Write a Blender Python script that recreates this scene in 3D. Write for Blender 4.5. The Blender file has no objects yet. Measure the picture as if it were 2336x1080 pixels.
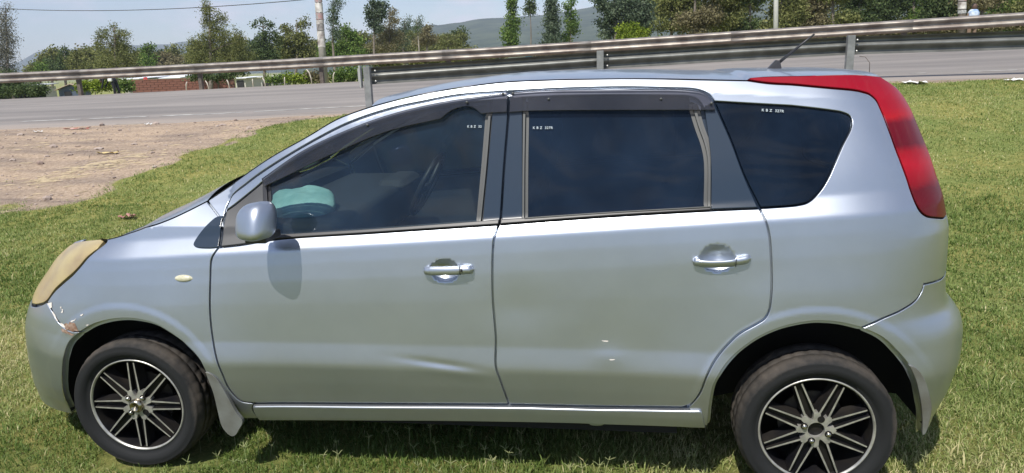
import bpy, bmesh, math, random
import numpy as np
from mathutils import Vector, Matrix
from mathutils.geometry import delaunay_2d_cdt
random.seed(7); rng = np.random.default_rng(7)
PI = math.pi
sc = bpy.context.scene
COL = sc.collection

# ------------------------------------------------------------------ camera
FPX, YAW, PITCH, ROLL = 1644.352, -0.141183, 0.236112, -0.032467
CPOS = np.array([1.888886, -2.387316, 1.573909])
_F = np.array([math.sin(YAW)*math.cos(PITCH), math.cos(YAW)*math.cos(PITCH), -math.sin(PITCH)])
_R0 = np.array([math.cos(YAW), -math.sin(YAW), 0.0])
_U0 = np.cross(_R0, _F)
_R = _R0*math.cos(ROLL) + _U0*math.sin(ROLL)
_U = -_R0*math.sin(ROLL) + _U0*math.cos(ROLL)
cam = bpy.data.cameras.new('camera'); camo = bpy.data.objects.new('camera', cam); COL.objects.link(camo)
cam.sensor_fit = 'HORIZONTAL'; cam.sensor_width = 36.0
cam.lens = 36.0*FPX/2336.0; cam.clip_start = 0.05; cam.clip_end = 9000
M = Matrix([[_R[0], _U[0], -_F[0], CPOS[0]], [_R[1], _U[1], -_F[1], CPOS[1]], [_R[2], _U[2], -_F[2], CPOS[2]], [0, 0, 0, 1]])
camo.matrix_world = M
sc.camera = camo

# ------------------------------------------------------------------ light
SUN_EL, SUN_AZ = math.radians(58), math.radians(198)      # azimuth: compass-like, measured from +y towards +x
sd = Vector((math.sin(SUN_AZ)*math.cos(SUN_EL), math.cos(SUN_AZ)*math.cos(SUN_EL), math.sin(SUN_EL)))   # towards the sun
sl = bpy.data.lights.new('sun', 'SUN'); sl.energy = 5.0; sl.angle = math.radians(0.5); sl.color = (1.0, 0.95, 0.87)
so = bpy.data.objects.new('sun', sl); COL.objects.link(so)
so.rotation_mode = 'QUATERNION'; so.rotation_quaternion = sd.to_track_quat('Z', 'Y'); so.location = (0, -20, 40)
W = bpy.data.worlds.new('World'); sc.world = W; W.use_nodes = True
wn = W.node_tree.nodes; wl = W.node_tree.links; wn.clear()
wout = wn.new('ShaderNodeOutputWorld'); wbg = wn.new('ShaderNodeBackground'); wbg.inputs[1].default_value = 0.118
sky = wn.new('ShaderNodeTexSky'); sky.sky_type = 'NISHITA'; sky.sun_disc = False
sky.sun_elevation = SUN_EL; sky.sun_rotation = SUN_AZ; sky.altitude = 1200
sky.air_density = 1.25; sky.dust_density = 1.2; sky.ozone_density = 2.2
tc = wn.new('ShaderNodeTexCoord'); mp = wn.new('ShaderNodeMapping'); mp.inputs['Scale'].default_value = (1, 1, 2.6)
nz = wn.new('ShaderNodeTexNoise'); nz.inputs['Scale'].default_value = 11.0; nz.inputs['Detail'].default_value = 5; nz.inputs['Roughness'].default_value = .5
cr = wn.new('ShaderNodeValToRGB'); cr.color_ramp.elements[0].position = .47; cr.color_ramp.elements[1].position = .68
mixc = wn.new('ShaderNodeMix'); mixc.data_type = 'RGBA'; mixc.inputs[7].default_value = (7.4, 7.0, 7.2, 1)
mul = wn.new('ShaderNodeMath'); mul.operation = 'MULTIPLY'; mul.inputs[1].default_value = .8
wl.new(tc.outputs['Generated'], mp.inputs[0]); wl.new(mp.outputs[0], nz.inputs['Vector']); wl.new(nz.outputs[0], cr.inputs[0])
wl.new(cr.outputs[0], mul.inputs[0]); wl.new(mul.outputs[0], mixc.inputs[0]); wl.new(sky.outputs[0], mixc.inputs[6])
tint = wn.new('ShaderNodeMix'); tint.data_type = 'RGBA'; tint.blend_type = 'MULTIPLY'; tint.inputs[0].default_value = 1; tint.inputs[7].default_value = (.95, .97, 1.02, 1)
wl.new(mixc.outputs[2], tint.inputs[6]); wl.new(tint.outputs[2], wbg.inputs[0]); wl.new(wbg.outputs[0], wout.inputs[0])
sc.view_settings.view_transform = 'Standard'; sc.view_settings.look = 'None'
sc.view_settings.exposure = 0.3; sc.view_settings.gamma = 1.0
sc.render.engine = 'CYCLES'
sc.cycles.max_bounces = 8; sc.cycles.transparent_max_bounces = 16; sc.cycles.volume_bounces = 0
sc.cycles.caustics_reflective = False; sc.cycles.caustics_refractive = False

# ------------------------------------------------------------------ projection helpers (where a photographed point stands at a given depth)
def ray(u, v):
    return _F + _R*((u-1168)/FPX) - _U*((v-540)/FPX)
def at(u, v, Z):
    return CPOS + ray(u, v)*Z
def proj(P):
    d = np.asarray(P, float) - CPOS
    z = d@_F
    return 1168+FPX*(d@_R)/z, 540-FPX*(d@_U)/z

# ------------------------------------------------------------------ generic builders
def tag(o, label=None, cat=None, group=None, kind=None):
    if label: o['label'] = label
    if cat: o['category'] = cat
    if group: o['group'] = group
    if kind: o['kind'] = kind
    return o
def empty(name, loc=(0, 0, 0), rz=0, **k):
    o = bpy.data.objects.new(name, None); COL.objects.link(o); o.location = loc; o.rotation_euler = (0, 0, rz)
    o.empty_display_size = .1
    return tag(o, **k)
def link(name, me, parent=None):
    o = bpy.data.objects.new(name, me); COL.objects.link(o)
    if parent: o.parent = parent
    return o
def mk(name, V, F, mat, parent=None, smooth=True, N=None, midx=None):
    me = bpy.data.meshes.new(name)
    me.from_pydata([tuple(map(float, v)) for v in V], [], [tuple(map(int, f)) for f in F])
    mats = mat if isinstance(mat, (list, tuple)) else [mat]
    for m in mats: me.materials.append(m)
    if midx is not None: me.polygons.foreach_set('material_index', np.asarray(midx, np.int32))
    me.polygons.foreach_set('use_smooth', [smooth]*len(me.polygons))
    me.update()
    if N is not None: me.normals_split_custom_set_from_vertices([tuple(map(float, n)) for n in N])
    return link(name, me, parent)
class MB:
    def __init__(s): s.V = []; s.F = []; s.M = []
    def add(s, V, F, m=0):
        b = len(s.V); s.V += [tuple(v) for v in V]; s.F += [tuple(i+b for i in f) for f in F]; s.M += [m]*len(F); return s
    def box(s, c, h, R=None, m=0):
        V = []
        for i in (-1, 1):
            for j in (-1, 1):
                for k in (-1, 1):
                    v = Vector((i*h[0], j*h[1], k*h[2]))
                    if R: v = R@v
                    V.append(v+Vector(c))
        return s.add(V, [(0, 1, 3, 2), (4, 6, 7, 5), (0, 4, 5, 1), (2, 3, 7, 6), (0, 2, 6, 4), (1, 5, 7, 3)], m)
    def tube(s, pts, rad, n=8, m=0, caps=True):
        pts = [Vector(p) for p in pts]
        if not hasattr(rad, '__len__'): rad = [rad]*len(pts)
        V = []; F = []
        prev = None
        for i, p in enumerate(pts):
            d = (pts[min(i+1, len(pts)-1)]-pts[max(i-1, 0)]).normalized()
            a = d.cross(Vector((0, 0, 1)) if abs(d.z) < .9 else Vector((1, 0, 0))).normalized()
            if prev is not None and a.dot(prev) < 0: a = -a
            prev = a
            b = d.cross(a)
            for k in range(n):
                t = 2*PI*k/n; V.append(p+a*math.cos(t)*rad[i]+b*math.sin(t)*rad[i])
        for i in range(len(pts)-1):
            for k in range(n):
                F.append((i*n+k, i*n+(k+1) % n, (i+1)*n+(k+1) % n, (i+1)*n+k))
        if caps:
            F.append(tuple(range(n-1, -1, -1))); F.append(tuple((len(pts)-1)*n+k for k in range(n)))
        return s.add(V, F, m)
    def lathe(s, prof, n=48, axis='y', c=(0, 0, 0), m=0, wave=None):
        V = []; F = []
        for i, (r, a) in enumerate(prof):
            for k in range(n):
                t = 2*PI*k/n; rr = r if wave is None else wave(i, k, r)
                if axis == 'y': V.append((c[0]+rr*math.cos(t), c[1]+a, c[2]+rr*math.sin(t)))
                else: V.append((c[0]+rr*math.cos(t), c[1]+rr*math.sin(t), c[2]+a))
        for i in range(len(prof)-1):
            for k in range(n):
                F.append((i*n+k, (i+1)*n+k, (i+1)*n+(k+1) % n, i*n+(k+1) % n))
        return s.add(V, F, m)
    def build(s, name, mat, parent=None, smooth=False, bevel=0):
        o = mk(name, s.V, s.F, mat, parent, smooth, midx=s.M)
        if bevel:
            b = o.modifiers.new('b', 'BEVEL'); b.width = bevel; b.segments = 2; b.limit_method = 'ANGLE'
        return o
def copy_tree(o, parent=None):
    c = o.copy(); COL.objects.link(c)
    if parent: c.parent = parent
    for ch in list(o.children): copy_tree(ch, c)
    return c

# ------------------------------------------------------------------ materials
def mat_new(name):
    m = bpy.data.materials.new(name); m.use_nodes = True
    nt = m.node_tree; b = nt.nodes['Principled BSDF']
    return m, nt, b
def simple(name, col, rough=.5, metal=0, coat=0, noise=0, nscale=20, spec=.5, bump=0, bscale=60, col2=None, crough=.05):
    m, nt, b = mat_new(name)
    b.inputs['Roughness'].default_value = rough; b.inputs['Metallic'].default_value = metal
    b.inputs['Coat Weight'].default_value = coat; b.inputs['Coat Roughness'].default_value = crough
    b.inputs['Specular IOR Level'].default_value = spec
    b.inputs['Base Color'].default_value = (*col, 1)
    t = nt.nodes.new('ShaderNodeTexCoord')
    if noise or col2:
        n = nt.nodes.new('ShaderNodeTexNoise'); n.inputs['Scale'].default_value = nscale; n.inputs['Detail'].default_value = 6
        nt.links.new(t.outputs['Object'], n.inputs['Vector'])
        r = nt.nodes.new('ShaderNodeValToRGB'); r.color_ramp.elements[0].position = .35; r.color_ramp.elements[1].position = .65
        c2 = col2 if col2 else tuple(c*(1-noise) for c in col)
        r.color_ramp.elements[0].color = (*c2, 1); r.color_ramp.elements[1].color = (*col, 1)
        nt.links.new(n.outputs[0], r.inputs[0]); nt.links.new(r.outputs[0], b.inputs['Base Color'])
    if bump:
        n2 = nt.nodes.new('ShaderNodeTexNoise'); n2.inputs['Scale'].default_value = bscale; n2.inputs['Detail'].default_value = 4
        nt.links.new(t.outputs['Object'], n2.inputs['Vector'])
        bp = nt.nodes.new('ShaderNodeBump'); bp.inputs['Strength'].default_value = bump; bp.inputs['Distance'].default_value = .01
        nt.links.new(n2.outputs[0], bp.inputs['Height']); nt.links.new(bp.outputs[0], b.inputs['Normal'])
    return m
def make_paint():
    m, nt, b = mat_new('silver_paint'); N = nt.nodes; L = nt.links
    b.inputs['Metallic'].default_value = .88; b.inputs['Roughness'].default_value = .38
    b.inputs['Coat Weight'].default_value = .55; b.inputs['Coat Roughness'].default_value = .07
    t = N.new('ShaderNodeTexCoord')
    n = N.new('ShaderNodeTexNoise'); n.inputs['Scale'].default_value = 3.0; n.inputs['Detail'].default_value = 8; n.inputs['Roughness'].default_value = .65
    L.new(t.outputs['Object'], n.inputs['Vector'])
    r = N.new('ShaderNodeValToRGB'); r.color_ramp.elements[0].position = .3; r.color_ramp.elements[1].position = .7
    r.color_ramp.elements[0].color = (.405, .442, .500, 1); r.color_ramp.elements[1].color = (.450, .490, .550, 1)
    L.new(n.outputs[0], r.inputs[0])
    # dust thickening towards the sills, broken by noise
    sp = N.new('ShaderNodeSeparateXYZ'); L.new(t.outputs['Object'], sp.inputs[0])
    mr = N.new('ShaderNodeMapRange'); mr.inputs[1].default_value = .62; mr.inputs[2].default_value = .2; mr.inputs[3].default_value = 0; mr.inputs[4].default_value = .55
    L.new(sp.outputs[2], mr.inputs[0])
    n3 = N.new('ShaderNodeTexNoise'); n3.inputs['Scale'].default_value = 9; n3.inputs['Detail'].default_value = 6; L.new(t.outputs['Object'], n3.inputs['Vector'])
    mm = N.new('ShaderNodeMath'); mm.operation = 'MULTIPLY'; L.new(mr.outputs[0], mm.inputs[0]); L.new(n3.outputs[0], mm.inputs[1])
    mx = N.new('ShaderNodeMix'); mx.data_type = 'RGBA'; mx.inputs[7].default_value = (.31, .275, .205, 1)
    L.new(mm.outputs[0], mx.inputs[0]); L.new(r.outputs[0], mx.inputs[6]); L.new(mx.outputs[2], b.inputs['Base Color'])
    ra = N.new('ShaderNodeMath'); ra.operation = 'MULTIPLY_ADD'; ra.inputs[1].default_value = .25; ra.inputs[2].default_value = .36
    L.new(mm.outputs[0], ra.inputs[0]); L.new(ra.outputs[0], b.inputs['Roughness'])
    # slight panel unevenness
    n4 = N.new('ShaderNodeTexNoise'); n4.inputs['Scale'].default_value = 3.5; n4.inputs['Detail'].default_value = 1; L.new(t.outputs['Object'], n4.inputs['Vector'])
    bp = N.new('ShaderNodeBump'); bp.inputs['Strength'].default_value = .35; bp.inputs['Distance'].default_value = .012
    L.new(n4.outputs[0], bp.inputs['Height']); L.new(bp.outputs[0], b.inputs['Normal']); L.new(bp.outputs[0], b.inputs['Coat Normal'])
    return m
PAINT = make_paint()
def make_glass(name, tint, trans, rough=.02, refl=(.9, .95, 1)):
    m, nt, b = mat_new(name); N = nt.nodes; L = nt.links
    b.inputs['Base Color'].default_value = (*tint, 1); b.inputs['Roughness'].default_value = rough; b.inputs['IOR'].default_value = 1.52
    b.inputs['Specular IOR Level'].default_value = .6
    out = nt.nodes['Material Output']
    tr = N.new('ShaderNodeBsdfTransparent'); tr.inputs[0].default_value = (*[c for c in trans], 1)
    mx = N.new('ShaderNodeMixShader'); mx.inputs[0].default_value = .5
    fr = N.new('ShaderNodeFresnel'); fr.inputs[0].default_value = 1.5
    gl = N.new('ShaderNodeBsdfGlossy'); gl.inputs['Roughness'].default_value = rough; gl.inputs[0].default_value = (*refl, 1)
    df = N.new('ShaderNodeBsdfDiffuse'); df.inputs[0].default_value = (*tint, 1)
    a = N.new('ShaderNodeAddShader'); L.new(tr.outputs[0], a.inputs[0]); L.new(df.outputs[0], a.inputs[1])
    tcx = N.new('ShaderNodeTexCoord'); nzx = N.new('ShaderNodeTexNoise'); nzx.inputs['Scale'].default_value = 2.3; nzx.inputs['Detail'].default_value = 7; nzx.inputs['Roughness'].default_value = .6
    rpx = N.new('ShaderNodeValToRGB'); rpx.color_ramp.elements[0].position = .38; rpx.color_ramp.elements[1].position = .72
    rpx.color_ramp.elements[0].color = (*[q*.6 for q in tint], 1); rpx.color_ramp.elements[1].color = (*[q*2.4+.002 for q in tint], 1)
    L.new(tcx.outputs['Object'], nzx.inputs['Vector']); L.new(nzx.outputs[0], rpx.inputs[0]); L.new(rpx.outputs[0], df.inputs[0])
    nz2 = N.new('ShaderNodeTexNoise'); nz2.inputs['Scale'].default_value = 1.6; bpx = N.new('ShaderNodeBump'); bpx.inputs['Strength'].default_value = .5; bpx.inputs['Distance'].default_value = .03
    L.new(tcx.outputs['Object'], nz2.inputs['Vector']); L.new(nz2.outputs[0], bpx.inputs['Height']); L.new(bpx.outputs[0], gl.inputs['Normal'])
    L.new(fr.outputs[0], mx.inputs[0]); L.new(a.outputs[0], mx.inputs[1]); L.new(gl.outputs[0], mx.inputs[2])
    L.new(mx.outputs[0], out.inputs[0])
    return m
GLASS_F = make_glass('tinted_glass', (.003, .007, .013), (.36, .42, .44))
GLASS_R = make_glass('dark_film_glass', (.003, .0065, .013), (.03, .035, .05), .02, (.56, .62, .70))
GLASS_W = make_glass('windscreen_glass', (.004, .006, .006), (.72, .8, .76))
VISOR = make_glass('smoked_acrylic', (.012, .012, .014), (.34, .33, .35), .10, (1, 1, 1))
BLACKP = simple('gloss_black_pillar', (.018, .03, .048), .22, coat=.4)
RUBBER = simple('rubber_trim', (.03, .03, .034), .45)
TRIM = simple('grey_window_channel', (.075, .077, .076), .45, metal=.1)
DARK = simple('dark_underside', (.012, .012, .012), .9)
GREYPL = simple('grey_plastic', (.085, .085, .088), .5, noise=.2, nscale=8)
TYRE = None
def make_tyre():
    m, nt, b = mat_new('tyre_rubber'); N = nt.nodes; L = nt.links
    b.inputs['Roughness'].default_value = .8; b.inputs['Specular IOR Level'].default_value = .3
    t = N.new('ShaderNodeTexCoord'); n = N.new('ShaderNodeTexNoise'); n.inputs['Scale'].default_value = 6; n.inputs['Detail'].default_value = 9; n.inputs['Roughness'].default_value = .7
    L.new(t.outputs['Object'], n.inputs['Vector'])
    # radial distance (local x,z)
    sp = N.new('ShaderNodeSeparateXYZ'); L.new(t.outputs['Object'], sp.inputs[0])
    cb = N.new('ShaderNodeCombineXYZ'); L.new(sp.outputs[0], cb.inputs[0]); L.new(sp.outputs[2], cb.inputs[2])
    ln = N.new('ShaderNodeVectorMath'); ln.operation = 'LENGTH'; L.new(cb.outputs[0], ln.inputs[0])
    mr = N.new('ShaderNodeMapRange'); mr.inputs[1].default_value = .228; mr.inputs[2].default_value = .268; mr.inputs[3].default_value = -.34; mr.inputs[4].default_value = .12
    L.new(ln.outputs['Value'], mr.inputs[0])
    ad = N.new('ShaderNodeMath'); ad.operation = 'ADD'; L.new(mr.outputs[0], ad.inputs[0]); L.new(n.outputs[0], ad.inputs[1])
    r = N.new('ShaderNodeValToRGB'); r.color_ramp.elements[0].position = .42; r.color_ramp.elements[1].position = .78
    r.color_ramp.elements[0].color = (.014, .015, .016, 1); r.color_ramp.elements[1].color = (.085, .072, .060, 1)
    L.new(ad.outputs[0], r.inputs[0]); L.new(r.outputs[0], b.inputs['Base Color'])
    n2 = N.new('ShaderNodeTexNoise'); n2.inputs['Scale'].default_value = 90; L.new(t.outputs['Object'], n2.inputs['Vector'])
    bp = N.new('ShaderNodeBump'); bp.inputs['Strength'].default_value = .3; bp.inputs['Distance'].default_value = .002
    L.new(n2.outputs[0], bp.inputs['Height']); L.new(bp.outputs[0], b.inputs['Normal'])
    return m
TYRE = make_tyre()
ALLOY = simple('machined_alloy', (.55, .54, .50), .38, metal=.6, noise=.35, nscale=30)
RIMBLK = simple('black_rim_paint', (.006, .006, .008), .42, spec=.3, col2=(.018, .016, .014), nscale=12)
CHROME = simple('nut_steel', (.55, .53, .48), .25, metal=1, noise=.3, nscale=60)

# ================================================================== CAR
YC = .845
car = empty('parked_car', (0, 0, 0), label='silver five-door hatchback with dark windows and faded headlight parked on the grass', cat='car')

# --- lateral profile of the body side
PK = np.array([(.0, .14), (.12, .10), (.2, .066), (.27, .036), (.33, .020), (.42, .007), (.485, .000), (.50, .000), (.52, .003), (.58, .014),
               (.66, .021), (.75, .029), (.85, .040), (.92, .050), (.974, .060), (.982, .064), (1.0, .077), (1.03, .098), (1.038, .104), (1.45, .250), (1.7, .34)])
zt = np.arange(-.1, 1.75, .002)
pt = np.interp(zt, PK[:, 0], PK[:, 1])
kk = np.exp(-.5*(np.arange(-15, 16)*.002/.006)**2); kk /= kk.sum()
pt = np.convolve(np.pad(pt, 15, mode='edge'), kk, 'valid')
def sstep(a, b, x):
    t = np.clip((x-a)/(b-a), 0, 1); return t*t*(3-2*t)
X0F, A0, NF = .10, .90, 2.7
X0R, A1, NR = 2.50, .85, 3.4
XFT = np.array([[-1, -.78], [2, -.78]]); XRT = np.array([[-1, 3.3], [2, 3.3]])
ZRT = np.array([[-9, 1.46], [9, 1.46]])     # door-top line z(x)
BUMPS = []      # (x, z, rx, rz, depth, power)
def prof(x, z):
    b = .063*(x-1.5)
    w = sstep(.55, .95, z)*(1-sstep(1.15, 1.45, z))
    y = np.interp(z-b*w, zt, pt)
    # fender top rolls in towards the bonnet
    wf = sstep(.75, .25, x)
    y = y + wf*.55*np.maximum(0, z-1.0-.0)*sstep(1.6, .4, x)*sstep(1.35, 1.0, z)
    zr = np.interp(x, ZRT[:, 0], ZRT[:, 1])
    d = z-zr-.004
    y = y + .42*np.where(d > -.012, (d+.012)**2/(d+.022), 0)
    return y
def sup(phi, n):
    c = np.abs(np.cos(phi)); s_ = np.abs(np.sin(phi))
    r = (c**n+s_**n)**(-1.0/n)
    return r*s_, r*c
def S(s, z):
    s = np.asarray(s, float); z = np.asarray(z, float)
    s, z = np.broadcast_arrays(s, z)
    xf = np.interp(z, XFT[:, 0], XFT[:, 1]); xr = np.interp(z, XRT[:, 0], XRT[:, 1])
    phf = np.clip((X0F-s)/A0, 0, None); phr = np.clip((s-X0R)/A1, 0, None)
    fx, fy = sup(phf, NF); rx, ry = sup(phr, NR)
    x = np.where(s < X0F, X0F-(X0F-xf)*fx, np.where(s > X0R, X0R+(xr-X0R)*rx, s))
    p = prof(x, z)
    B = YC-p
    y = np.where(s < X0F, YC-B*fy, np.where(s > X0R, YC-B*ry, p))
    # wheel arch flares
    for cx, cz, R0 in ((.02, .30, .37), (2.585, .31, .385)):
        d = np.hypot(x-cx, z-cz)
        y = y-.003*sstep(R0+.06, R0+.03, d)*sstep(.2, .35, z)*sstep(1.1, .2, np.abs(x-cx))
        y = y-.014*np.exp(-((d-R0)/.17)**2)*sstep(.2, .35, z)
    for bx, bz, rx_, rz_, dp, ang in BUMPS:
        ca, sa = math.cos(ang), math.sin(ang)
        q = (((x-bx)*ca+(z-bz)*sa)/rx_)**2+((-(x-bx)*sa+(z-bz)*ca)/rz_)**2
        if dp > 0 and rx_ < .08: y = y+dp*1.35*np.maximum(0, 1-q)**1.15
        else: y = y+dp*np.exp(-q)
    return np.stack([x, y, z], -1)
def SN(s, z, e=1e-3):
    a = S(s+e, z)-S(s-e, z); b = S(s, z+e)-S(s, z-e)
    n = np.cross(a, b); return n/np.linalg.norm(n, axis=-1, keepdims=True)
def P2(P):
    d = P-CPOS; zc = d@_F
    return np.stack([1168+FPX*(d@_R)/zc, 540-FPX*(d@_U)/zc], -1)
# fit the nose and tail outlines
def fit_sil(front):
    if front:
        T = np.array([(946, 148), (929, 120), (900, 91), (865, 76), (820, 65), (779, 59), (745, 57), (725, 59.4), (701, 66), (696, 68.5), (665, 87), (631, 110), (603, 128), (574, 154), (559, 170), (547, 195), (538, 237)], float)
    else:
        T = np.array([(992, 2110), (963, 2120), (927, 2135), (880, 2164), (818, 2189), (782, 2195), (746, 2197), (725, 2193), (700, 2176), (686, 2163), (670, 2158), (638, 2157), (558, 2163), (507, 2165), (498, 2161), (438, 2149), (370, 2125), (347, 2117), (287, 2091), (253, 2076), (208, 2050), (182, 2031), (175, 2022)], float)
    T = T[np.argsort(T[:, 0])]
    zs = np.arange(.14, 1.6, .01); out = []
    ph = np.linspace(0, PI/2, 160)
    global XFT, XRT
    for z in zs:
        lo, hi = (-1.1, .05) if front else (2.55, 3.7)
        for it in range(26):
            m = (lo+hi)/2
            if front: XFT = np.array([[-1, m], [2, m]]); q = P2(S(X0F-A0*ph, z)); k = np.argmin(q[:, 0])
            else: XRT = np.array([[-1, m], [2, m]]); q = P2(S(X0R+A1*ph, z)); k = np.argmax(q[:, 0])
            tu = np.interp(q[k, 1], T[:, 0], T[:, 1])
            if front:
                if q[k, 0] < tu: lo = m
                else: hi = m
            else:
                if q[k, 0] < tu: lo = m
                else: hi = m
        out.append(m)
    out = np.array(out)
    k5 = np.ones(3)/3; sm = np.convolve(np.pad(out, 1, mode='edge'), k5, 'valid')
    return np.stack([zs, sm], -1)
_x = fit_sil(True); _y = fit_sil(False)
XFT = _x; XRT = _y
# inverse: picture point -> (s, z) on the body side
_gs = np.concatenate([X0F-A0*np.linspace(PI/2*.98, 0, 130)[:-1], np.linspace(X0F, X0R, 260), X0R+A1*np.linspace(0, PI/2*.98, 130)[1:]])
def build_grid():
    global _GS, _GZ, _GP, _GV
    gz = np.linspace(.1, 1.56, 180)
    _GS, _GZ = np.meshgrid(_gs, gz, indexing='ij')
    P = S(_GS, _GZ); n = SN(_GS, _GZ)
    _GV = ((CPOS-P)*n).sum(-1) > 0
    _GP = P2(P)
build_grid()
def inv(pts):
    out = []
    for u, v in pts:
        d = (_GP[..., 0]-u)**2+(_GP[..., 1]-v)**2+np.where(_GV, 0, 1e7)
        i = np.unravel_index(np.argmin(d), d.shape)
        s, z = _GS[i], _GZ[i]
        for it in range(8):
            e = 1e-4
            q = P2(S(np.array([s, s+e, s]), np.array([z, z, z+e])))
            J = np.stack([(q[1]-q[0])/e, (q[2]-q[0])/e], -1)
            r = np.array([u, v])-q[0]
            st = np.linalg.lstsq(J.T@J+np.eye(2)*400, J.T@r, rcond=None)[0]
            st = np.clip(st, -.05, .05)
            s += st[0]; z += st[1]
        out.append((s, z))
    return np.array(out)
# door-top line: makes the roof rail turn in above it
_dt = [(519, 468), (529, 444), (562, 418), (597, 392), (694, 332), (792, 281), (889, 248), (967, 231), (1044, 217), (1157, 208), (1282, 202), (1419, 199), (1522, 201), (1607, 206), (1800, 216), (1950, 222), (2000, 228)]
_q = inv(_dt); _pp = S(_q[:, 0], _q[:, 1])
_o = np.argsort(_pp[:, 0]); ZRT = np.stack([_pp[_o, 0], _pp[_o, 2]], -1)
ZRT = np.vstack([[-9, 1.6], [ZRT[0, 0]-.25, ZRT[0, 1]-.0], ZRT, [9, ZRT[-1, 1]]])
_x = fit_sil(False); XRT = _y; XRT = _x
build_grid()
def cr_spline(p, step):
    p = np.array(p, float)
    if len(p) < 3:
        n = max(2, int(np.linalg.norm(p[-1]-p[0])/step)+1)
        return p[0]+(p[-1]-p[0])*np.linspace(0, 1, n)[:, None]
    q = np.vstack([2*p[0]-p[1], p, 2*p[-1]-p[-2]]); out = []
    for i in range(1, len(q)-2):
        n = max(1, int(math.ceil(np.linalg.norm(q[i+1]-q[i])/step)))
        d0 = max(1e-6, np.linalg.norm(q[i]-q[i-1])**.5); d1 = max(1e-6, np.linalg.norm(q[i+1]-q[i])**.5); d2 = max(1e-6, np.linalg.norm(q[i+2]-q[i+1])**.5)
        m1 = ((q[i]-q[i-1])/d0-(q[i+1]-q[i-1])/(d0+d1)+(q[i+1]-q[i])/d1)*d1
        m2 = ((q[i+1]-q[i])/d1-(q[i+2]-q[i])/(d1+d2)+(q[i+2]-q[i+1])/d2)*d1
        for k in range(n):
            t = k/n; a = 2*t**3-3*t**2+1; b = t**3-2*t**2+t; c = -2*t**3+3*t**2; d = t**3-t**2
            out.append(a*q[i]+b*m1+c*q[i+1]+d*m2)
    out.append(p[-1]); return np.array(out)
def outline(segs, step=.012):
    """segs: list of segments; a segment is a list of picture points, or ('sz', [(s,z),...]) ; first point of each repeats the last of the former"""
    allp = []
    for sg in segs:
        if isinstance(sg, tuple): q = np.array(sg[1], float)
        else: q = inv(sg)
        c = cr_spline(q, step)
        allp.append(c)
    P = np.vstack(allp)
    keep = [0]
    for i in range(1, len(P)):
        if np.linalg.norm(P[i]-P[keep[-1]]) > step*.35: keep.append(i)
    P = P[keep]
    if np.linalg.norm(P[0]-P[-1]) < step*.35: P = P[:-1]
    a = .5*np.sum(P[:, 0]*np.roll(P[:, 1], -1)-np.roll(P[:, 0], -1)*P[:, 1])
    if a < 0: P = P[::-1]
    return P
def inset(P, d):
    t1 = P-np.roll(P, 1, 0); t2 = np.roll(P, -1, 0)-P
    t1 /= np.linalg.norm(t1, axis=1)[:, None]+1e-9; t2 /= np.linalg.norm(t2, axis=1)[:, None]+1e-9
    n1 = np.stack([-t1[:, 1], t1[:, 0]], -1); n2 = np.stack([-t2[:, 1], t2[:, 0]], -1)
    n = n1+n2; l = np.linalg.norm(n, axis=1); n /= l[:, None]+1e-9
    c = np.clip((n*n1).sum(1), .45, 1)
    return P+n*(d/c)[:, None]
def inside(P, Q):
    x, y = Q[:, 0], Q[:, 1]; r = np.zeros(len(Q), bool)
    for i in range(len(P)):
        x1, y1 = P[i]; x2, y2 = P[(i+1) % len(P)]
        c = ((y1 > y) != (y2 > y))
        if y2 != y1: r ^= c & (x < (x2-x1)*(y-y1)/(y2-y1)+x1)
    return r
def edist(P, Q):
    d = np.full(len(Q), 1e9)
    A = P; B = np.roll(P, -1, 0)
    for a, b in zip(A, B):
        ab = b-a; t = np.clip(((Q-a)@ab)/(ab@ab+1e-12), 0, 1)
        d = np.minimum(d, np.linalg.norm(Q-(a+t[:, None]*ab), axis=1))
    return d
FARSIDE = []
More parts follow.
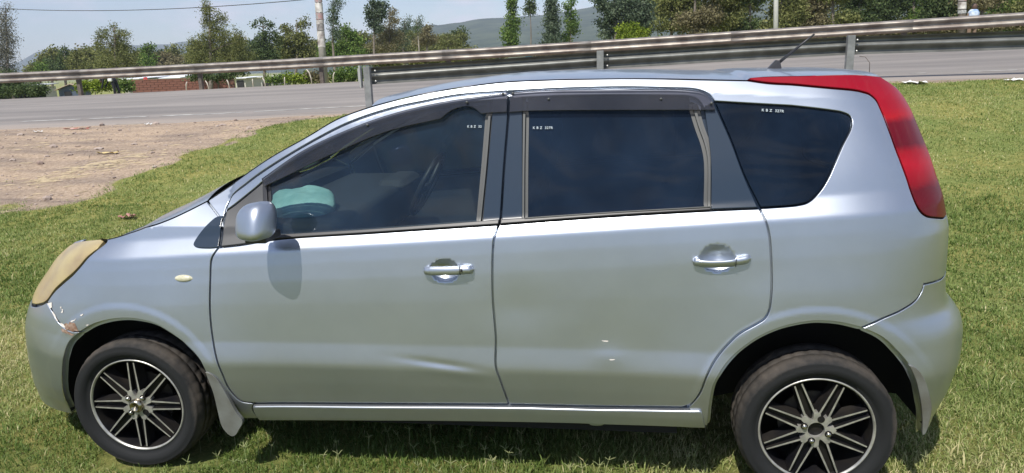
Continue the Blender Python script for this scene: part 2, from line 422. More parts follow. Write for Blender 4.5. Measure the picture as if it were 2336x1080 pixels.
def panel(name, segs, mat, parent=car, gap=.0035, off=0.0, thick=.02, flange=.012, hs=.016, hz=.009, bevel=.0025, far=True, rawP=None, bulge=0, step=.012, mats=None, label=None):
    """a body panel cut out of the side surface: skin, rolled edge, return and flange, in one mesh"""
    P = outline(segs, step) if rawP is None else rawP
    P1 = inset(P, gap); P0 = inset(P, gap+bevel)
    lo, hi = P0.min(0), P0.max(0)
    gs = np.arange(lo[0]+hs*.5, hi[0], hs); gz = np.arange(math.floor(lo[1]/hz)*hz, hi[1], hz)
    Q = np.array([(a+(hs/2 if j % 2 else 0), b) for j, b in enumerate(gz) for a in gs])
    if len(Q):
        Q = Q[inside(P0, Q)]
    if len(Q):
        Q = Q[edist(P0, Q) > min(hs, hz)*.55]
    A = np.vstack([P0, Q]) if len(Q) else P0
    n0 = len(P0)
    res = delaunay_2d_cdt([Vector(p) for p in A], [], [list(range(n0))], 1, 1e-6)
    vc, fc, orig = res[0], res[2], res[3]
    A2 = np.array([tuple(v) for v in vc])
    pos = S(A2[:, 0], A2[:, 1]); nor = SN(A2[:, 0], A2[:, 1])
    dist = edist(P0, A2) if bulge else 0
    pos = pos+nor*(off+(bulge*(1-np.exp(-dist/.02)) if bulge else 0))[..., None] if bulge else pos+nor*off
    V = list(pos); N = list(nor); F = [tuple(f) for f in fc]
    mp = {}
    for i, o in enumerate(orig):
        for k in o:
            if k < n0 and k not in mp: mp[k] = i
    idx = [mp.get(k) for k in range(n0)]
    # outward tangent (in 3D) of the rim
    c3 = S(P1[:, 0], P1[:, 1]); nn = SN(P1[:, 0], P1[:, 1])
    b3 = S(P0[:, 0], P0[:, 1]); od = c3-b3; od -= nn*(od*nn).sum(1)[:, None]; od /= np.linalg.norm(od, axis=1)[:, None]+1e-9
    r1 = c3+nn*(off-bevel*.8); n1 = nn*.55+od*.83
    r2 = r1-nn*.001; n2 = od
    r3 = c3+nn*(off-thick)
    r4 = r3+od*flange
    base = len(V)
    V += list(r1)+list(r2)+list(r3)+list(r3)+list(r4)
    N += list(n1)+list(n2)+list(n2)+list(nn)+list(nn)
    for k in range(n0):
        k2 = (k+1) % n0
        i, j = idx[k], idx[k2]
        if i is not None and j is not None and i != j: F.append((i, base+k, base+k2, j))
        for a, b in ((1, 2), (3, 4)):
            F.append((base+a*n0+k, base+b*n0+k, base+b*n0+k2, base+a*n0+k2))
    # faces must wind so that the geometric normal agrees
    Va = np.array(V); Na = np.array(N); FF = []
    for f in F:
        a, b, c = Va[f[0]], Va[f[1]], Va[f[2]]
        g = np.cross(b-a, c-a)
        if g@(Na[f[0]]+Na[f[1]]+Na[f[2]]) < 0: f = tuple(reversed(f))
        FF.append(f)
    o = mk(name, V, FF, mats or mat, parent, True, N)
    if label: o['label'] = label
    if far: FARSIDE.append(o)
    return o

# handle bowls and dents in the sheet metal
def pxz(u, v): q = inv([(u, v)])[0]; p = S(q[0], q[1]); return p[0], p[2]
for (u, v, r) in ((1014, 618, .054), (1636, 589, .060)):
    x, z = pxz(u, v); BUMPS.append((x, z, r, r*.82, .020, 0))
x, z = pxz(1010, 832); BUMPS.append((x, z, .13, .014, .0035, -.12)); BUMPS.append((x+.06, z-.03, .12, .022, -.002, -.12))
x, z = pxz(1180, 700); BUMPS.append((x, z, .10, .07, .004, 0))
x, z = pxz(1390, 815); BUMPS.append((x, z, .06, .04, -.003, 0))

# --- traced seams (picture points)
DF_FRONT = [(499, 564), (490, 576), (482, 592), (479, 640), (478, 700), (480, 735), (487, 788), (507, 855), (521, 886), (538, 907), (552, 917), (580, 921)]
DF_BOT = [(580, 921), (800, 921), (1161, 923)]
B_LOW = [(1138, 512), (1127, 545), (1124, 576), (1124, 678), (1127, 720), (1131, 770), (1131, 837), (1140, 865), (1154, 904), (1161, 923)]
B_UP = [(1162, 209), (1159, 260), (1150.5, 370), (1142, 500)]
BELT_F = [(499, 564), (547, 559), (636, 545), (850, 531), (1138, 512)]
BELT_R = [(1138, 512), (1382, 494), (1621, 480), (1733, 475)]
DR_REAR = [(1733, 475), (1748, 507), (1756, 541), (1760, 600), (1761, 644), (1759, 685), (1754, 712), (1744, 728), (1726, 740), (1687, 762), (1659, 788), (1631, 823), (1613, 858), (1596, 900), (1578, 922), (1557, 930)]
DR_BOT = [(1557, 930), (1400, 928), (1161, 923)]
DTOP_F = [(507, 524), (513, 487), (519, 468), (529, 446), (562, 418), (597, 392), (694, 332), (792, 281), (889, 248), (967, 231), (1044, 217), (1157, 208)]
DTOP_R = [(1167, 208), (1282, 202), (1419, 199), (1522, 201), (1586, 204), (1607, 210), (1621, 220), (1629, 232)]
GROOVE = [(473, 458), (551, 404), (620, 357), (700, 312), (768, 272), (834, 247), (890, 231), (967, 213), (1043, 200), (1145, 187), (1248, 182), (1400, 179), (1500, 179), (1600, 181), (1704, 183)]
LAMP_LO = [(1704, 183), (1755, 190), (1830, 195), (1894, 201), (1948, 206), (1967, 210), (1984, 216), (1999, 230), (2012, 257), (2031, 306), (2047, 350), (2070, 411), (2088, 462), (2098, 481), (2112, 493), (2132, 497), (2152, 498)]
BUMP_UP = [(1965, 749), (2012, 728), (2059, 707), (2092, 683), (2104, 663), (2108, 649)]
BUMP_UP2 = [(2108, 649), (2131, 643.5), (2148, 637)]
ARCH_R1 = [(1615, 973), (1619, 932), (1631, 876), (1659, 830), (1705, 788), (1747, 763), (1800, 744), (1853, 735), (1888, 735), (1923, 739), (1965, 749)]
ARCH_R2 = [(1965, 749), (2011, 770), (2046, 802), (2073, 834), (2090, 869), (2101, 918), (2105, 960), (2105, 990)]
ARCH_F1 = [(165, 946), (150, 915), (142.5, 886), (142, 851), (146, 813), (158, 781), (183, 758)]
ARCH_F2 = [(183, 758), (211, 742), (246, 732), (281.5, 728), (317, 731), (352, 740), (387, 760), (422, 786), (454, 821), (470, 853), (493, 905), (512, 952)]
SEAM_BF = [(107, 690), (118, 709), (131, 732), (144, 745), (157, 754), (183, 758)]
LAMPF_LO = [(245, 546), (227, 567), (195, 595), (170, 624), (144, 647), (125, 665), (107, 690), (87, 699), (72, 698)]
HOODE = [(245, 546), (291, 533), (340, 516), (384, 501), (430, 480), (473, 458)]
TRI = [[(500, 494), (511, 493)], [(511, 493), (504, 540), (500, 566)], [(500, 566), (480, 568), (447, 565), (442, 559), (451, 541), (469, 518), (491, 498), (500, 494)]]

SZ = lambda *p: ('sz', list(p))
def iz(u, v): return tuple(inv([(u, v)])[0])
sF = X0F-A0*PI/2; sR = X0R+A1*PI/2
# front door and rear door skins
door_f = panel('front_door', [DF_FRONT, DF_BOT, B_LOW[::-1], BELT_F[::-1]], PAINT, hs=.009, hz=.007)
door_r = panel('rear_door', [BELT_R, DR_REAR, DR_BOT, B_LOW[::-1]], PAINT, hs=.009, hz=.007)
# fender
fender = panel('front_fender', [HOODE, [(473, 458), (500, 495)], [(500, 495), (505, 530), (499, 564)], DF_FRONT[:], [(580, 921), (576, 933), (590, 956)], [(590, 956), (560, 956), (512, 952)], ARCH_F2[::-1], SEAM_BF[::-1], LAMPF_LO[:7][::-1]], PAINT, gap=.003)
tri = panel('fender_garnish', TRI, BLACKP, fender, gap=.001, off=.006, thick=.008, flange=0)
# front bumper, wraps round the nose
z0 = iz(165, 946)[1]; tipL = iz(72, 698)
panel('front_bumper', [SEAM_BF, ARCH_F1[::-1], SZ(iz(165, 946), (sF*.6+.0, z0-.02), (sF, z0-.03)), SZ((sF, z0-.03), (sF, tipL[1]+.0)), SZ((sF, tipL[1]), ((sF+tipL[0])/2, tipL[1]), tipL), LAMPF_LO[-3:][::-1]], PAINT, gap=.003)
tipT = iz(240, 541)
LAMPMAT = simple('faded_yellow_lens', (.42, .335, .15), .36, coat=.35, crough=.15, col2=(.30, .225, .12), nscale=9)
hl = panel('headlight', [LAMPF_LO, SZ(tipL, (tipL[0]-.25, tipL[1]+.02)), SZ((tipL[0]-.25, tipL[1]+.02), (tipT[0]-.42, tipT[1]-.12), (tipT[0]-.18, tipT[1]-.03), tipT)], LAMPMAT, gap=.010, off=.003, bulge=.006, thick=.03)
panel('nose_panel', [SZ(tipL, (tipL[0]-.25, tipL[1]+.02)), SZ((tipL[0]-.25, tipL[1]+.02), (tipT[0]-.42, tipT[1]-.12), (tipT[0]-.18, tipT[1]-.03)), SZ((tipT[0]-.18, tipT[1]-.03), (tipT[0]-.45, tipT[1]-.12), (sF, tipT[1]-.17)), SZ((sF, tipT[1]-.17), (sF, tipL[1])), SZ((sF, tipL[1]), tipL)], PAINT, gap=.003)
# side frame: A-pillar, roof rail, rear quarter down to the sill
q_glass = [[(1629, 232), (1750, 239), (1894, 252), (1926, 258), (1940, 266), (1944, 283), (1922, 333), (1906, 370), (1889, 408), (1868, 440), (1844, 461), (1820, 468), (1735, 475)], [(1735, 475), (1698, 402), (1663, 310), (1629, 232)]]
lampend = iz(2152, 498); bend = iz(2148, 637)
quarter = panel('side_frame', [GROOVE, LAMP_LO, SZ(lampend, (lampend[0]+.05, lampend[1])), SZ((lampend[0]+.05, lampend[1]), (bend[0]+.05, bend[1])), SZ((bend[0]+.05, bend[1]), bend), BUMP_UP2[::-1], BUMP_UP[::-1], ARCH_R1[::-1], [(1615, 973), (1590, 972)], [(1590, 972), (1570, 930)], DR_REAR[:-1][::-1], q_glass[0][::-1], DTOP_R[::-1], DTOP_F[::-1], [(507, 524), (505, 505), (500, 495)], [(500, 495), (473, 458)]], PAINT, gap=.0028)
zb = iz(2108, 988)[1]
panel('rear_bumper', [BUMP_UP, BUMP_UP2, SZ(bend, (sR, bend[1]+.01)), SZ((sR, bend[1]+.01), (sR, zb)), SZ((sR, zb), iz(2107, 988)), ARCH_R2[::-1]], PAINT, gap=.003)
panel('tailgate', [SZ((lampend[0]+.12, 1.45), (lampend[0]+.05, lampend[1])), SZ((lampend[0]+.05, lampend[1]), (bend[0]+.05, bend[1]+.01)), SZ((bend[0]+.05, bend[1]+.01), (sR, bend[1]+.01)), SZ((sR, bend[1]+.01), (sR, 1.45)), SZ((sR, 1.45), (lampend[0]+.12, 1.45))], PAINT, gap=.003, hs=.03, hz=.03)
# sill
SILL_OFF = .012
panel('side_sill', [[(578, 924), (800, 925), (1161, 927), (1400, 932), (1557, 934), (1600, 934)], [(1600, 934), (1610, 973)], [(1610, 973), (1400, 966.5), (1300, 963), (1000, 958), (593, 956)], [(593, 956), (580, 935), (578, 924)]], PAINT, gap=.001, off=SILL_OFF, bevel=.006, thick=.05)

# --- tail lamp
def make_red():
    m, nt, b = mat_new('red_lamp_lens'); N = nt.nodes; L = nt.links
    t = N.new('ShaderNodeTexCoord'); sp = N.new('ShaderNodeSeparateXYZ'); L.new(t.outputs['Object'], sp.inputs[0])
    r = N.new('ShaderNodeValToRGB'); el = r.color_ramp.elements
    pts = [(1.02, (.11, .002, .006)), (1.13, (.09, .002, .005)), (1.155, (.22, .002, .007)), (1.21, (.36, .004, .014)), (1.25, (.27, .002, .008)), (1.275, (.10, .001, .006)), (1.345, (.12, .001, .007)), (1.37, (.36, .006, .010)), (1.40, (.30, .003, .012)), (1.50, (.24, .002, .012))]
    lo, hi = 1.0, 1.52
    el[0].position = 0; el[0].color = (*pts[0][1], 1); el[1].position = 1; el[1].color = (*pts[-1][1], 1)
    for z, c in pts:
        e = el.new((z-lo)/(hi-lo)); e.color = (*c, 1)
    mr = N.new('ShaderNodeMapRange'); mr.inputs[1].default_value = lo; mr.inputs[2].default_value = hi; L.new(sp.outputs[2], mr.inputs[0])
    n = N.new('ShaderNodeTexNoise'); n.inputs['Scale'].default_value = 14; L.new(t.outputs['Object'], n.inputs['Vector'])
    ad = N.new('ShaderNodeMath'); ad.operation = 'MULTIPLY_ADD'; ad.inputs[1].default_value = .05; L.new(n.outputs[0], ad.inputs[0]); L.new(mr.outputs[0], ad.inputs[2])
    L.new(ad.outputs[0], r.inputs[0]); L.new(r.outputs[0], b.inputs['Base Color'])
    b.inputs['Roughness'].default_value = .5; b.inputs['Coat Weight'].default_value = .35; b.inputs['Coat Roughness'].default_value = .03
    b.inputs['Specular IOR Level'].default_value = .1
    # fine optic ribs
    wv = N.new('ShaderNodeTexWave'); wv.inputs['Scale'].default_value = 60; wv.bands_direction = 'X'; L.new(t.outputs['Object'], wv.inputs['Vector'])
    bp = N.new('ShaderNodeBump'); bp.inputs['Strength'].default_value = .15; bp.inputs['Distance'].default_value = .002; L.new(wv.outputs[0], bp.inputs['Height']); L.new(bp.outputs[0], b.inputs['Normal'])
    return m
RED = make_red()
LAMP_HI = [(1704, 183), (1712, 178), (1744, 175.5), (1830, 173.5), (1915, 171), (1958, 171), (2006, 175)]
l2 = iz(2006, 175)
lamp = panel('tail_lamp', [LAMP_LO, SZ(lampend, (lampend[0]+.05, lampend[1])), SZ((lampend[0]+.05, lampend[1]), (lampend[0]+.08, 1.25), (lampend[0]+.12, 1.42)), SZ((lampend[0]+.12, 1.42), l2), LAMP_HI[::-1]], RED, gap=.002, off=.003, bulge=.004, hs=.012)

# --- glass, pillars, channels
FG = [[(605, 545), (628, 541), (850, 525), (1095, 508)], [(1095, 508), (1118, 262), (1120, 222)], [(1120, 222), (1006, 239), (889, 267), (792, 302), (694, 348), (605, 405)], [(605, 405), (605, 545)]]
g_f = panel('front_door_glass', FG, GLASS_F, door_f, gap=0, off=-.012, thick=.004, flange=0, bevel=.001, hs=.03, hz=.03)
RG = [[(1200, 502), (1616, 474)], [(1616, 474), (1614, 363), (1607, 328), (1593, 289), (1578, 240), (1570, 212)], [(1570, 212), (1381, 208), (1204, 212)], [(1204, 212), (1200, 502)]]
g_r = panel('rear_door_glass', RG, GLASS_R, door_r, gap=0, off=-.012, thick=.004, flange=0, bevel=.001, hs=.03, hz=.03)
g_q = panel('quarter_glass', q_glass, GLASS_R, quarter, gap=.004, off=-.002, thick=.01, flange=.012, hs=.03, hz=.03)
# door frames (painted strip over the glass)
def strip(top, bot): return [top, [top[-1], bot[-1]], bot[::-1], [bot[0], top[0]]]
panel('door_frame', strip([(513, 490), (519, 470), (529, 448), (562, 421), (597, 395), (694, 335), (792, 284), (889, 251), (967, 234), (1044, 220), (1158, 211)],
                          [(518, 478), (532, 468), (560, 446), (580, 430), (604, 410), (697, 352), (794, 304), (890, 270), (968, 251), (1045, 236), (1157, 226)]), PAINT, door_f, gap=.001, off=0)
panel('door_frame', strip([(1167, 211), (1282, 205), (1419, 202), (1522, 204), (1584, 207), (1603, 212), (1616, 221), (1625, 234)],
                          [(1167, 224), (1282, 219), (1419, 217), (1522, 218), (1572, 220), (1590, 226), (1600, 236), (1606, 248)]), PAINT, door_r, gap=.001, off=0)
panel('mirror_sail', [[(516, 481), (532, 471), (560, 449), (598, 418)], [(598, 418), (600, 470), (606, 548)], [(606, 548), (547, 557), (503, 562)], [(503, 562), (508, 524), (516, 481)]], GREYPL, door_f, gap=.001, off=-.002)
panel('glass_channel', [[(598, 418), (606, 410)], [(606, 410), (613, 545)], [(613, 545), (605, 548), (598, 418)]], RUBBER, door_f, gap=0, off=.001, thick=.01)
panel('pillar_cover', [[(1122, 226), (1160, 222)], [(1160, 222), (1158, 260), (1149, 370), (1140, 503)], [(1140, 503), (1100, 507)], [(1100, 507), (1122, 262), (1122, 226)]], BLACKP, door_f, gap=.001, off=.001)
panel('pillar_cover', [[(1165, 222), (1192, 220)], [(1192, 220), (1192, 500)], [(1192, 500), (1144, 503)], [(1144, 503), (1153, 370), (1162, 260), (1165, 222)]], BLACKP, door_r, gap=.001, off=.001)
panel('pillar_cover', [[(1606, 240), (1628, 236)], [(1628, 236), (1663, 313), (1698, 405), (1729, 474)], [(1729, 474), (1622, 478)], [(1622, 478), (1622, 400), (1620, 350), (1606, 240)]], BLACKP, door_r, gap=.001, off=.001)
panel('glass_channel', [[(1113, 262), (1121, 262)], [(1121, 262), (1112, 370), (1098, 507)], [(1098, 507), (1091, 508)], [(1091, 508), (1104, 370), (1113, 262)]], TRIM, door_f, gap=.0018, off=.003, thick=.012, bevel=.001)
panel('glass_channel', [[(1192, 256), (1200, 256)], [(1200, 256), (1198, 370), (1197, 500)], [(1197, 500), (1190, 500)], [(1190, 500), (1191, 370), (1192, 256)]], TRIM, door_r, gap=.0018, off=.003, thick=.012, bevel=.001)
panel('glass_channel', [[(1577, 240), (1587, 240)], [(1587, 240), (1600, 287), (1614, 327), (1621, 363), (1622, 474)], [(1622, 474), (1613, 474)], [(1613, 474), (1613, 365), (1606, 329), (1592, 289), (1577, 240)]], TRIM, door_r, gap=.0018, off=.003, thick=.012, bevel=.001)
panel('belt_strip', strip([(606, 539), (628, 536.5), (850, 523), (1139, 502)], [(606, 549), (636, 545.5), (850, 531.5), (1137, 512.5)]), RUBBER, door_f, gap=.0005, off=.005, thick=.02)
panel('belt_strip', strip([(1144, 501.5), (1382, 487), (1621, 474.5)], [(1141, 512), (1382, 494), (1621, 480)]), RUBBER, door_r, gap=.0005, off=.005, thick=.02)
# bright lip along the rear window sill
panel('sill_lip', strip([(1197, 498), (1382, 485.5), (1621, 472)], [(1197, 501.5), (1382, 489), (1621, 475.5)]), TRIM, door_r, gap=0, off=.008, thick=.02)
# weather shields, standing off the glass
vf = panel('weather_shield', [[(601, 409), (694, 345), (792, 299), (889, 264), (1006, 236), (1122, 219), (1158, 214)], [(1158, 214), (1157, 258)], [(1157, 258), (1122, 260), (1099, 262)], [(1099, 262), (1083, 249), (1064, 245), (1037, 252), (1020, 262), (1008, 273)], [(1008, 273), (889, 301), (772, 348), (656, 404), (607, 428)], [(607, 428), (601, 409)]], VISOR, door_f, gap=0, off=.014, thick=.012, flange=0, bevel=.002, bulge=.010)
vr = panel('weather_shield', [[(1166, 214), (1241, 209), (1381, 207), (1575, 209), (1607, 216), (1624, 233), (1631, 254)], [(1631, 254), (1575, 254), (1202, 256), (1163, 259)], [(1163, 259), (1166, 214)]], VISOR, door_r, gap=0, off=.014, thick=.012, flange=0, bevel=.002, bulge=.010)
# clips
for (u, v, par) in ((843, 289, vf), (1068, 238, vf), (1150, 219, vf), (1172, 218, vr), (1253, 231, vr), (1507, 231, vr), (1621, 241, vr)):
    q = iz(u, v); p = S(*q)+SN(*q)*.024
    MB().lathe([(.0, -.004), (.004, -.003), (.005, 0)], 10, c=p).build('clip', TRIM, par, True)

# --- handles
def handle(u0, v0, u1, v1, par, lock):
    a = np.array(S(*iz(u0, v0))); b = np.array(S(*iz(u1, v1)))
    n = SN(*iz((u0+u1)/2, (v0+v1)/2-25))
    L = np.linalg.norm(b-a); d = (b-a)/L
    up = np.cross(d, n); up = up/np.linalg.norm(up)
    if up[2] < 0: up = -up
    V = []; F = []; ns, nr = 28, 14
    for i in range(ns+1):
        t = i/ns; e = min(t, 1-t)*L
        rr = .0155*math.sqrt(max(0, 1-max(0, (.014-e)/.014)**2))+.0005
        arch = .030-.012*(2*t-1)**2 if True else 0
        c = a+d*(L*t)+n*arch
        hd = .0085 if .12 < t < .73 else .016
        for k in range(nr):
            th = 2*PI*k/nr
            V.append(c+up*rr*math.cos(th)+n*(hd*math.sin(th))*(rr/.016)-(n*.008 if not (.12 < t < .73) else 0))
    for i in range(ns):
        for k in range(nr):
            F.append((i*nr+k, i*nr+(k+1) % nr, (i+1)*nr+(k+1) % nr, (i+1)*nr+k))
    F.append(tuple(range(nr))); F.append(tuple(ns*nr+k for k in range(nr-1, -1, -1)))
    o = mk('door_handle', V, F, PAINT, par, True)
    FARSIDE.append(o)
    # seam and key slot
    c = a+d*(L*.755)+n*.031
    m = MB(); pts = [c+up*.0158*math.cos(th)+n*(.0098*math.sin(th)-.002) for th in np.linspace(-.4, PI+.4, 12)]
    m.tube(pts, .0011, 5); m.build('seam', DARK, o)
    if lock:
        R = Matrix((d, up, n)).transposed()
        MB().box(a+d*(L*.79)+n*.0375, (.003, .006, .0015), R).build('key_slot', DARK, o)
handle(967, 617, 1082, 614, door_f, True)
handle(1581, 591, 1715, 585, door_r, False)

# --- side marker
def blob_on(u0, u1, v0, v1, name, mat, par, h=.010):
    c = iz((u0+u1)/2, (v0+v1)/2); a = iz(u0, (v0+v1)/2); b = iz((u0+u1)/2, v0)
    rs = abs(a[0]-c[0]); rz = abs(b[1]-c[1]); V = [S(*c)+SN(*c)*h]; F = []
    n = 28; rings = 6
    for i in range(1, rings+1):
        t = i/rings
        for k in range(n):
            th = 2*PI*k/n
            s_, z_ = c[0]+rs*t*math.cos(th), c[1]+rz*t*math.sin(th)
            V.append(S(s_, z_)+SN(s_, z_)*(h*math.sqrt(max(0, 1-t*t))-.001))
    for k in range(n): F.append((0, 1+k, 1+(k+1) % n))
    for i in range(rings-1):
        for k in range(n): F.append((1+i*n+k, 1+(i+1)*n+k, 1+(i+1)*n+(k+1) % n, 1+i*n+(k+1) % n))
    F = [tuple(reversed(f)) for f in F]
    o = mk(name, V, F, mat, par, True); FARSIDE.append(o); return o
blob_on(398, 440, 627, 644, 'side_marker', simple('clouded_marker_lens', (.62, .60, .46), .3, coat=.5, col2=(.45, .43, .30), nscale=60), fender)

# --- mirror
def mirror(par):
    d = ray(583, 504); t = (-.060-CPOS[1])/d[1]; c = CPOS+d*t
    V = []; F = []; nu, nv = 40, 24
    def pw(x, e): return math.copysign(abs(x)**e, x)
    for j in range(nv+1):
        la = -PI/2+PI*j/nv
        for i in range(nu):
            lo = 2*PI*i/nu
            e1, e2 = .58, .66
            x = pw(math.cos(la), e1)*pw(math.cos(lo), e2); y = pw(math.cos(la), e1)*pw(math.sin(lo), e2); z = pw(math.sin(la), .80 if la > 0 else .5)
            # taper: rounder, lower at the front, squarer and fuller at the back; flatter underside
            sx = .053*(1.0 if x > 0 else 1.05); h = .064*(1+.10*x) if z > 0 else .062*(1-.02*x)
            if x < 0 and z > 0: h *= 1-.22*x*x
            yy = y*.078*(1-.18*(x < 0)*x*x)
            dx, dy = x*.064, y*.060
            V.append((c[0]+dx*.906+dy*.423, c[1]-dx*.423+dy*.906+.005+.36*z*h, c[2]+z*h-.002))
    for j in range(nv):
        for i in range(nu):
            F.append((j*nu+i, j*nu+(i+1) % nu, (j+1)*nu+(i+1) % nu, (j+1)*nu+i))
    o = mk('wing_mirror', V, F, PAINT, par, True); FARSIDE.append(o)
    m = MB(); m.box((c[0]-.002, c[1]+.045, c[2]-.066), (.040, .062, .014)); b = m.build('mirror_foot', RUBBER, o, False, bevel=.006)
    m = MB(); m.box((c[0]+.022, c[1]+.052, c[2]), (.034, .003, .034), Matrix.Rotation(-.436, 3, 'Z')); m.build('mirror_glass', simple('mirror_silver', (.8, .8, .8), .02, metal=1), o, False)
    return o
mirror(door_f)

# --- bonnet, windscreen, roof, lofted across
def loft(name, edge, mat, parent, nrow, bulge=None, crown=None, ncol=30, pw=2.0):
    E = S(edge[:, 0], edge[:, 1]); V = []; F = []
    t = np.linspace(0, 1, len(E))
    for i, e in enumerate(E):
        half = YC-e[1]
        for j in range(ncol+1):
            w = -1+2*j/ncol; k = 1-abs(w)**pw
            V.append((e[0]-(bulge(t[i]) if bulge else 0)*k, YC+w*half, e[2]+(crown(t[i]) if crown else 0)*k))
    n = ncol+1
    for i in range(len(E)-1):
        for j in range(ncol): F.append((i*n+j, (i+1)*n+j, (i+1)*n+j+1, i*n+j+1))
    Va = np.array(V); g = np.cross(Va[F[0][1]]-Va[F[0][0]], Va[F[0][2]]-Va[F[0][0]])
    if g[2] < 0: F = [tuple(reversed(f)) for f in F]
    return mk(name, V, F, mat, parent, True)
he = cr_spline(inv(HOODE), .03)
e0 = S(*he[0]); xf0 = np.interp(e0[2], XFT[:, 0], XFT[:, 1])
bonnet = loft('bonnet', he, PAINT, car, 20, lambda t: (1-t)*max(.1, e0[0]-xf0-.0)+.10*t, lambda t: .03*t-.17*(1-t)**2, pw=2.2)
# leading edge of the bonnet, closing down to the nose between the lamps
_np = cr_spline([tipT, (tipT[0]-.18, tipT[1]-.03), (tipT[0]-.45, tipT[1]-.12), (sF, tipT[1]-.17)], .01)
_n3 = S(_np[:, 0], _np[:, 1]); _n3 = _n3[np.argsort(_n3[:, 1])]
V = []; F = []
for j in range(31):
    b = np.array(tuple(bonnet.data.vertices[j].co)); ym = min(b[1], 2*YC-b[1])
    n_ = np.array([np.interp(ym, _n3[:, 1], _n3[:, 0])+.004, b[1], np.interp(ym, _n3[:, 1], _n3[:, 2])-.006])
    for k in range(5): V.append(b+(n_-b)*k/4+np.array([-.02*math.sin(PI*k/4), 0, .004*math.sin(PI*k/4)]))
for j in range(30):
    for k in range(4): F.append((j*5+k, j*5+k+1, (j+1)*5+k+1, (j+1)*5+k))
mk('bonnet_lip', V, F, PAINT, car, True)
gv = cr_spline(inv(GROOVE), .03); ge = S(gv[:, 0], gv[:, 1])
iw = int(np.argmin(np.abs(P2(ge)[:, 0]-850)))
wind = loft('windscreen', gv[:iw+1], GLASS_W, car, 20, lambda t: -.02*(1-t), lambda t: -.01*(1-t)+.012*t*t, pw=1.8)
roof_edge = np.vstack([gv[iw:], cr_spline(inv(LAMP_HI[1:]), .03)])
def crown(t): return .024*(1-.3*max(0, t-.6)/.4)
roof = loft('roof', roof_edge, PAINT, car, 30, lambda t: .05*max(0, 1-t*6) - .03*max(0, t-.8)*5, crown, pw=2.6)
# cowl under the windscreen
c0 = S(*he[-1])
MB().box((c0[0]+.04, YC, c0[2]-.07), (.07, .62, .02)).build('cowl_panel', DARK, car)
# wiper arms
for yy in (.45, 1.0):
    MB().tube([(c0[0]+.03, yy, c0[2]-.03), (c0[0]+.06, yy+.2, c0[2]+.0), (c0[0]+.09, yy+.42, c0[2]+.02)], .005, 6).build('wiper', DARK, car)
# roof aerial
q = at(1763, 160, 3.0)
ab = Vector((2.53, .70, 1.528))
dd = ray(1763, 161); tt = (ab.y-CPOS[1])/dd[1]; pA = CPOS+dd*tt
V = [(-.040, -.016, -.014), (.036, -.016, -.014), (.036, .016, -.014), (-.040, .016, -.014), (.008, -.007, .040), (.024, -.008, .038), (.024, .008, .038), (.008, .007, .040)]
aer = mk('aerial_base', [(pA[0]+a, pA[1]+b, pA[2]+c) for a, b, c in V], [(0, 1, 5, 4), (1, 2, 6, 5), (2, 3, 7, 6), (3, 0, 4, 7), (4, 5, 6, 7), (3, 2, 1, 0)], RUBBER, car, False)
dd2 = ray(1858, 78); tip = CPOS+dd2*((ab.y-CPOS[1])/dd2[1])
MB().tube([(pA[0]+.022, pA[1], pA[2]+.03), tuple(np.array([pA[0]+.022, pA[1], pA[2]+.03])*.3+tip*.7), tip], [.0065, .0045, .0035], 8).build('aerial_rod', RUBBER, aer, True)

# --- underbody, wheel housings, cabin
m = MB(); m.box((1.28, YC, .27), (.85, .74, .055)); m.box((1.3, YC, .36), (.8, .76, .03))
m.box((2.85, YC, .40), (.18, .45, .06)); m.box((-.35, YC, .34), (.30, .55, .06)); m.box((.475, .15, .32), (.06, .05, .09))  # last box added to stop sun reaching the ground behind the front wheel
m.build('underbody_and_sun_block', DARK, car)
m = MB(); m.box((-.12, YC, .52), (.4, .52, .2)); m.build('engine_block', DARK, car)
def liner(cx, cz, R, a0, a1, y0, y1):
    V = []; F = []; n = 26
    for i in range(n+1):
        t = a0+(a1-a0)*i/n; x, z = cx+R*math.cos(t), cz+R*math.sin(t)
        V += [(x, y0, z), (x, y1, z)]
    b = len(V)
    for i in range(n): F.append((2*i, 2*i+1, 2*i+3, 2*i+2))
    V.append((cx, y1, cz)); c = len(V)-1
    for i in range(n): F.append((2*i+1, c, 2*i+3))
    return V, F
for sgn in (0, 1):
    for (cx, cz, R, a0, a1) in ((.02, .31, .385, -.25, PI+.25), (2.585, .32, .40, -.10, PI+.25)):
        V, F = liner(cx, cz, R, a0, a1, .10, .36)
        if sgn: V = [(x, 2*YC-y, z) for x, y, z in V]
        mk('wheel_housing', V, F, DARK, car, True)
# suspension seen behind the rear wheel
MB().tube([(2.6, .30, .34), (2.6, 1.4, .34)], .03, 10).tube([(2.86, .36, .36), (2.94, .55, .44)], .012, 6).tube([(2.84, .5, .50), (2.94, .52, .40)], .01, 6).build('rear_axle', DARK, car)

SEAT = simple('seat_cloth', (.10, .095, .09), .9, noise=.3, nscale=40)
def rbox(c, h, rot=0, name='seat', mat=SEAT, par=car, bev=.03):
    m = MB(); m.box((0, 0, 0), h); o = m.build(name, mat, par, True, bevel=bev); o.location = c; o.rotation_euler = (0, rot, 0); return o
def car_seat(x, y):
    s_ = rbox((x, y, .55), (.25, .24, .07), name='seat')
    b_ = rbox((x+.30, y, .86), (.055, .24, .30), .30, 'backrest', SEAT, car)
    h_ = rbox((x+.41, y, 1.22), (.045, .13, .075), .2, 'headrest', SEAT, car)
for y in (.46, 1.22): car_seat(1.18, y)
rbox((2.05, YC, .55), (.25, .6, .07), name='rear_bench'); rbox((2.38, YC, .86), (.06, .6, .30), .3, 'rear_bench_back')
m = MB(); m.box((.62, YC, .90), (.22, .66, .10)); m.box((.80, 1.2, 1.0), (.07, .16, .03))
m.build('dashboard', simple('dash_grey', (.05, .048, .045), .7), car, True, bevel=.03)
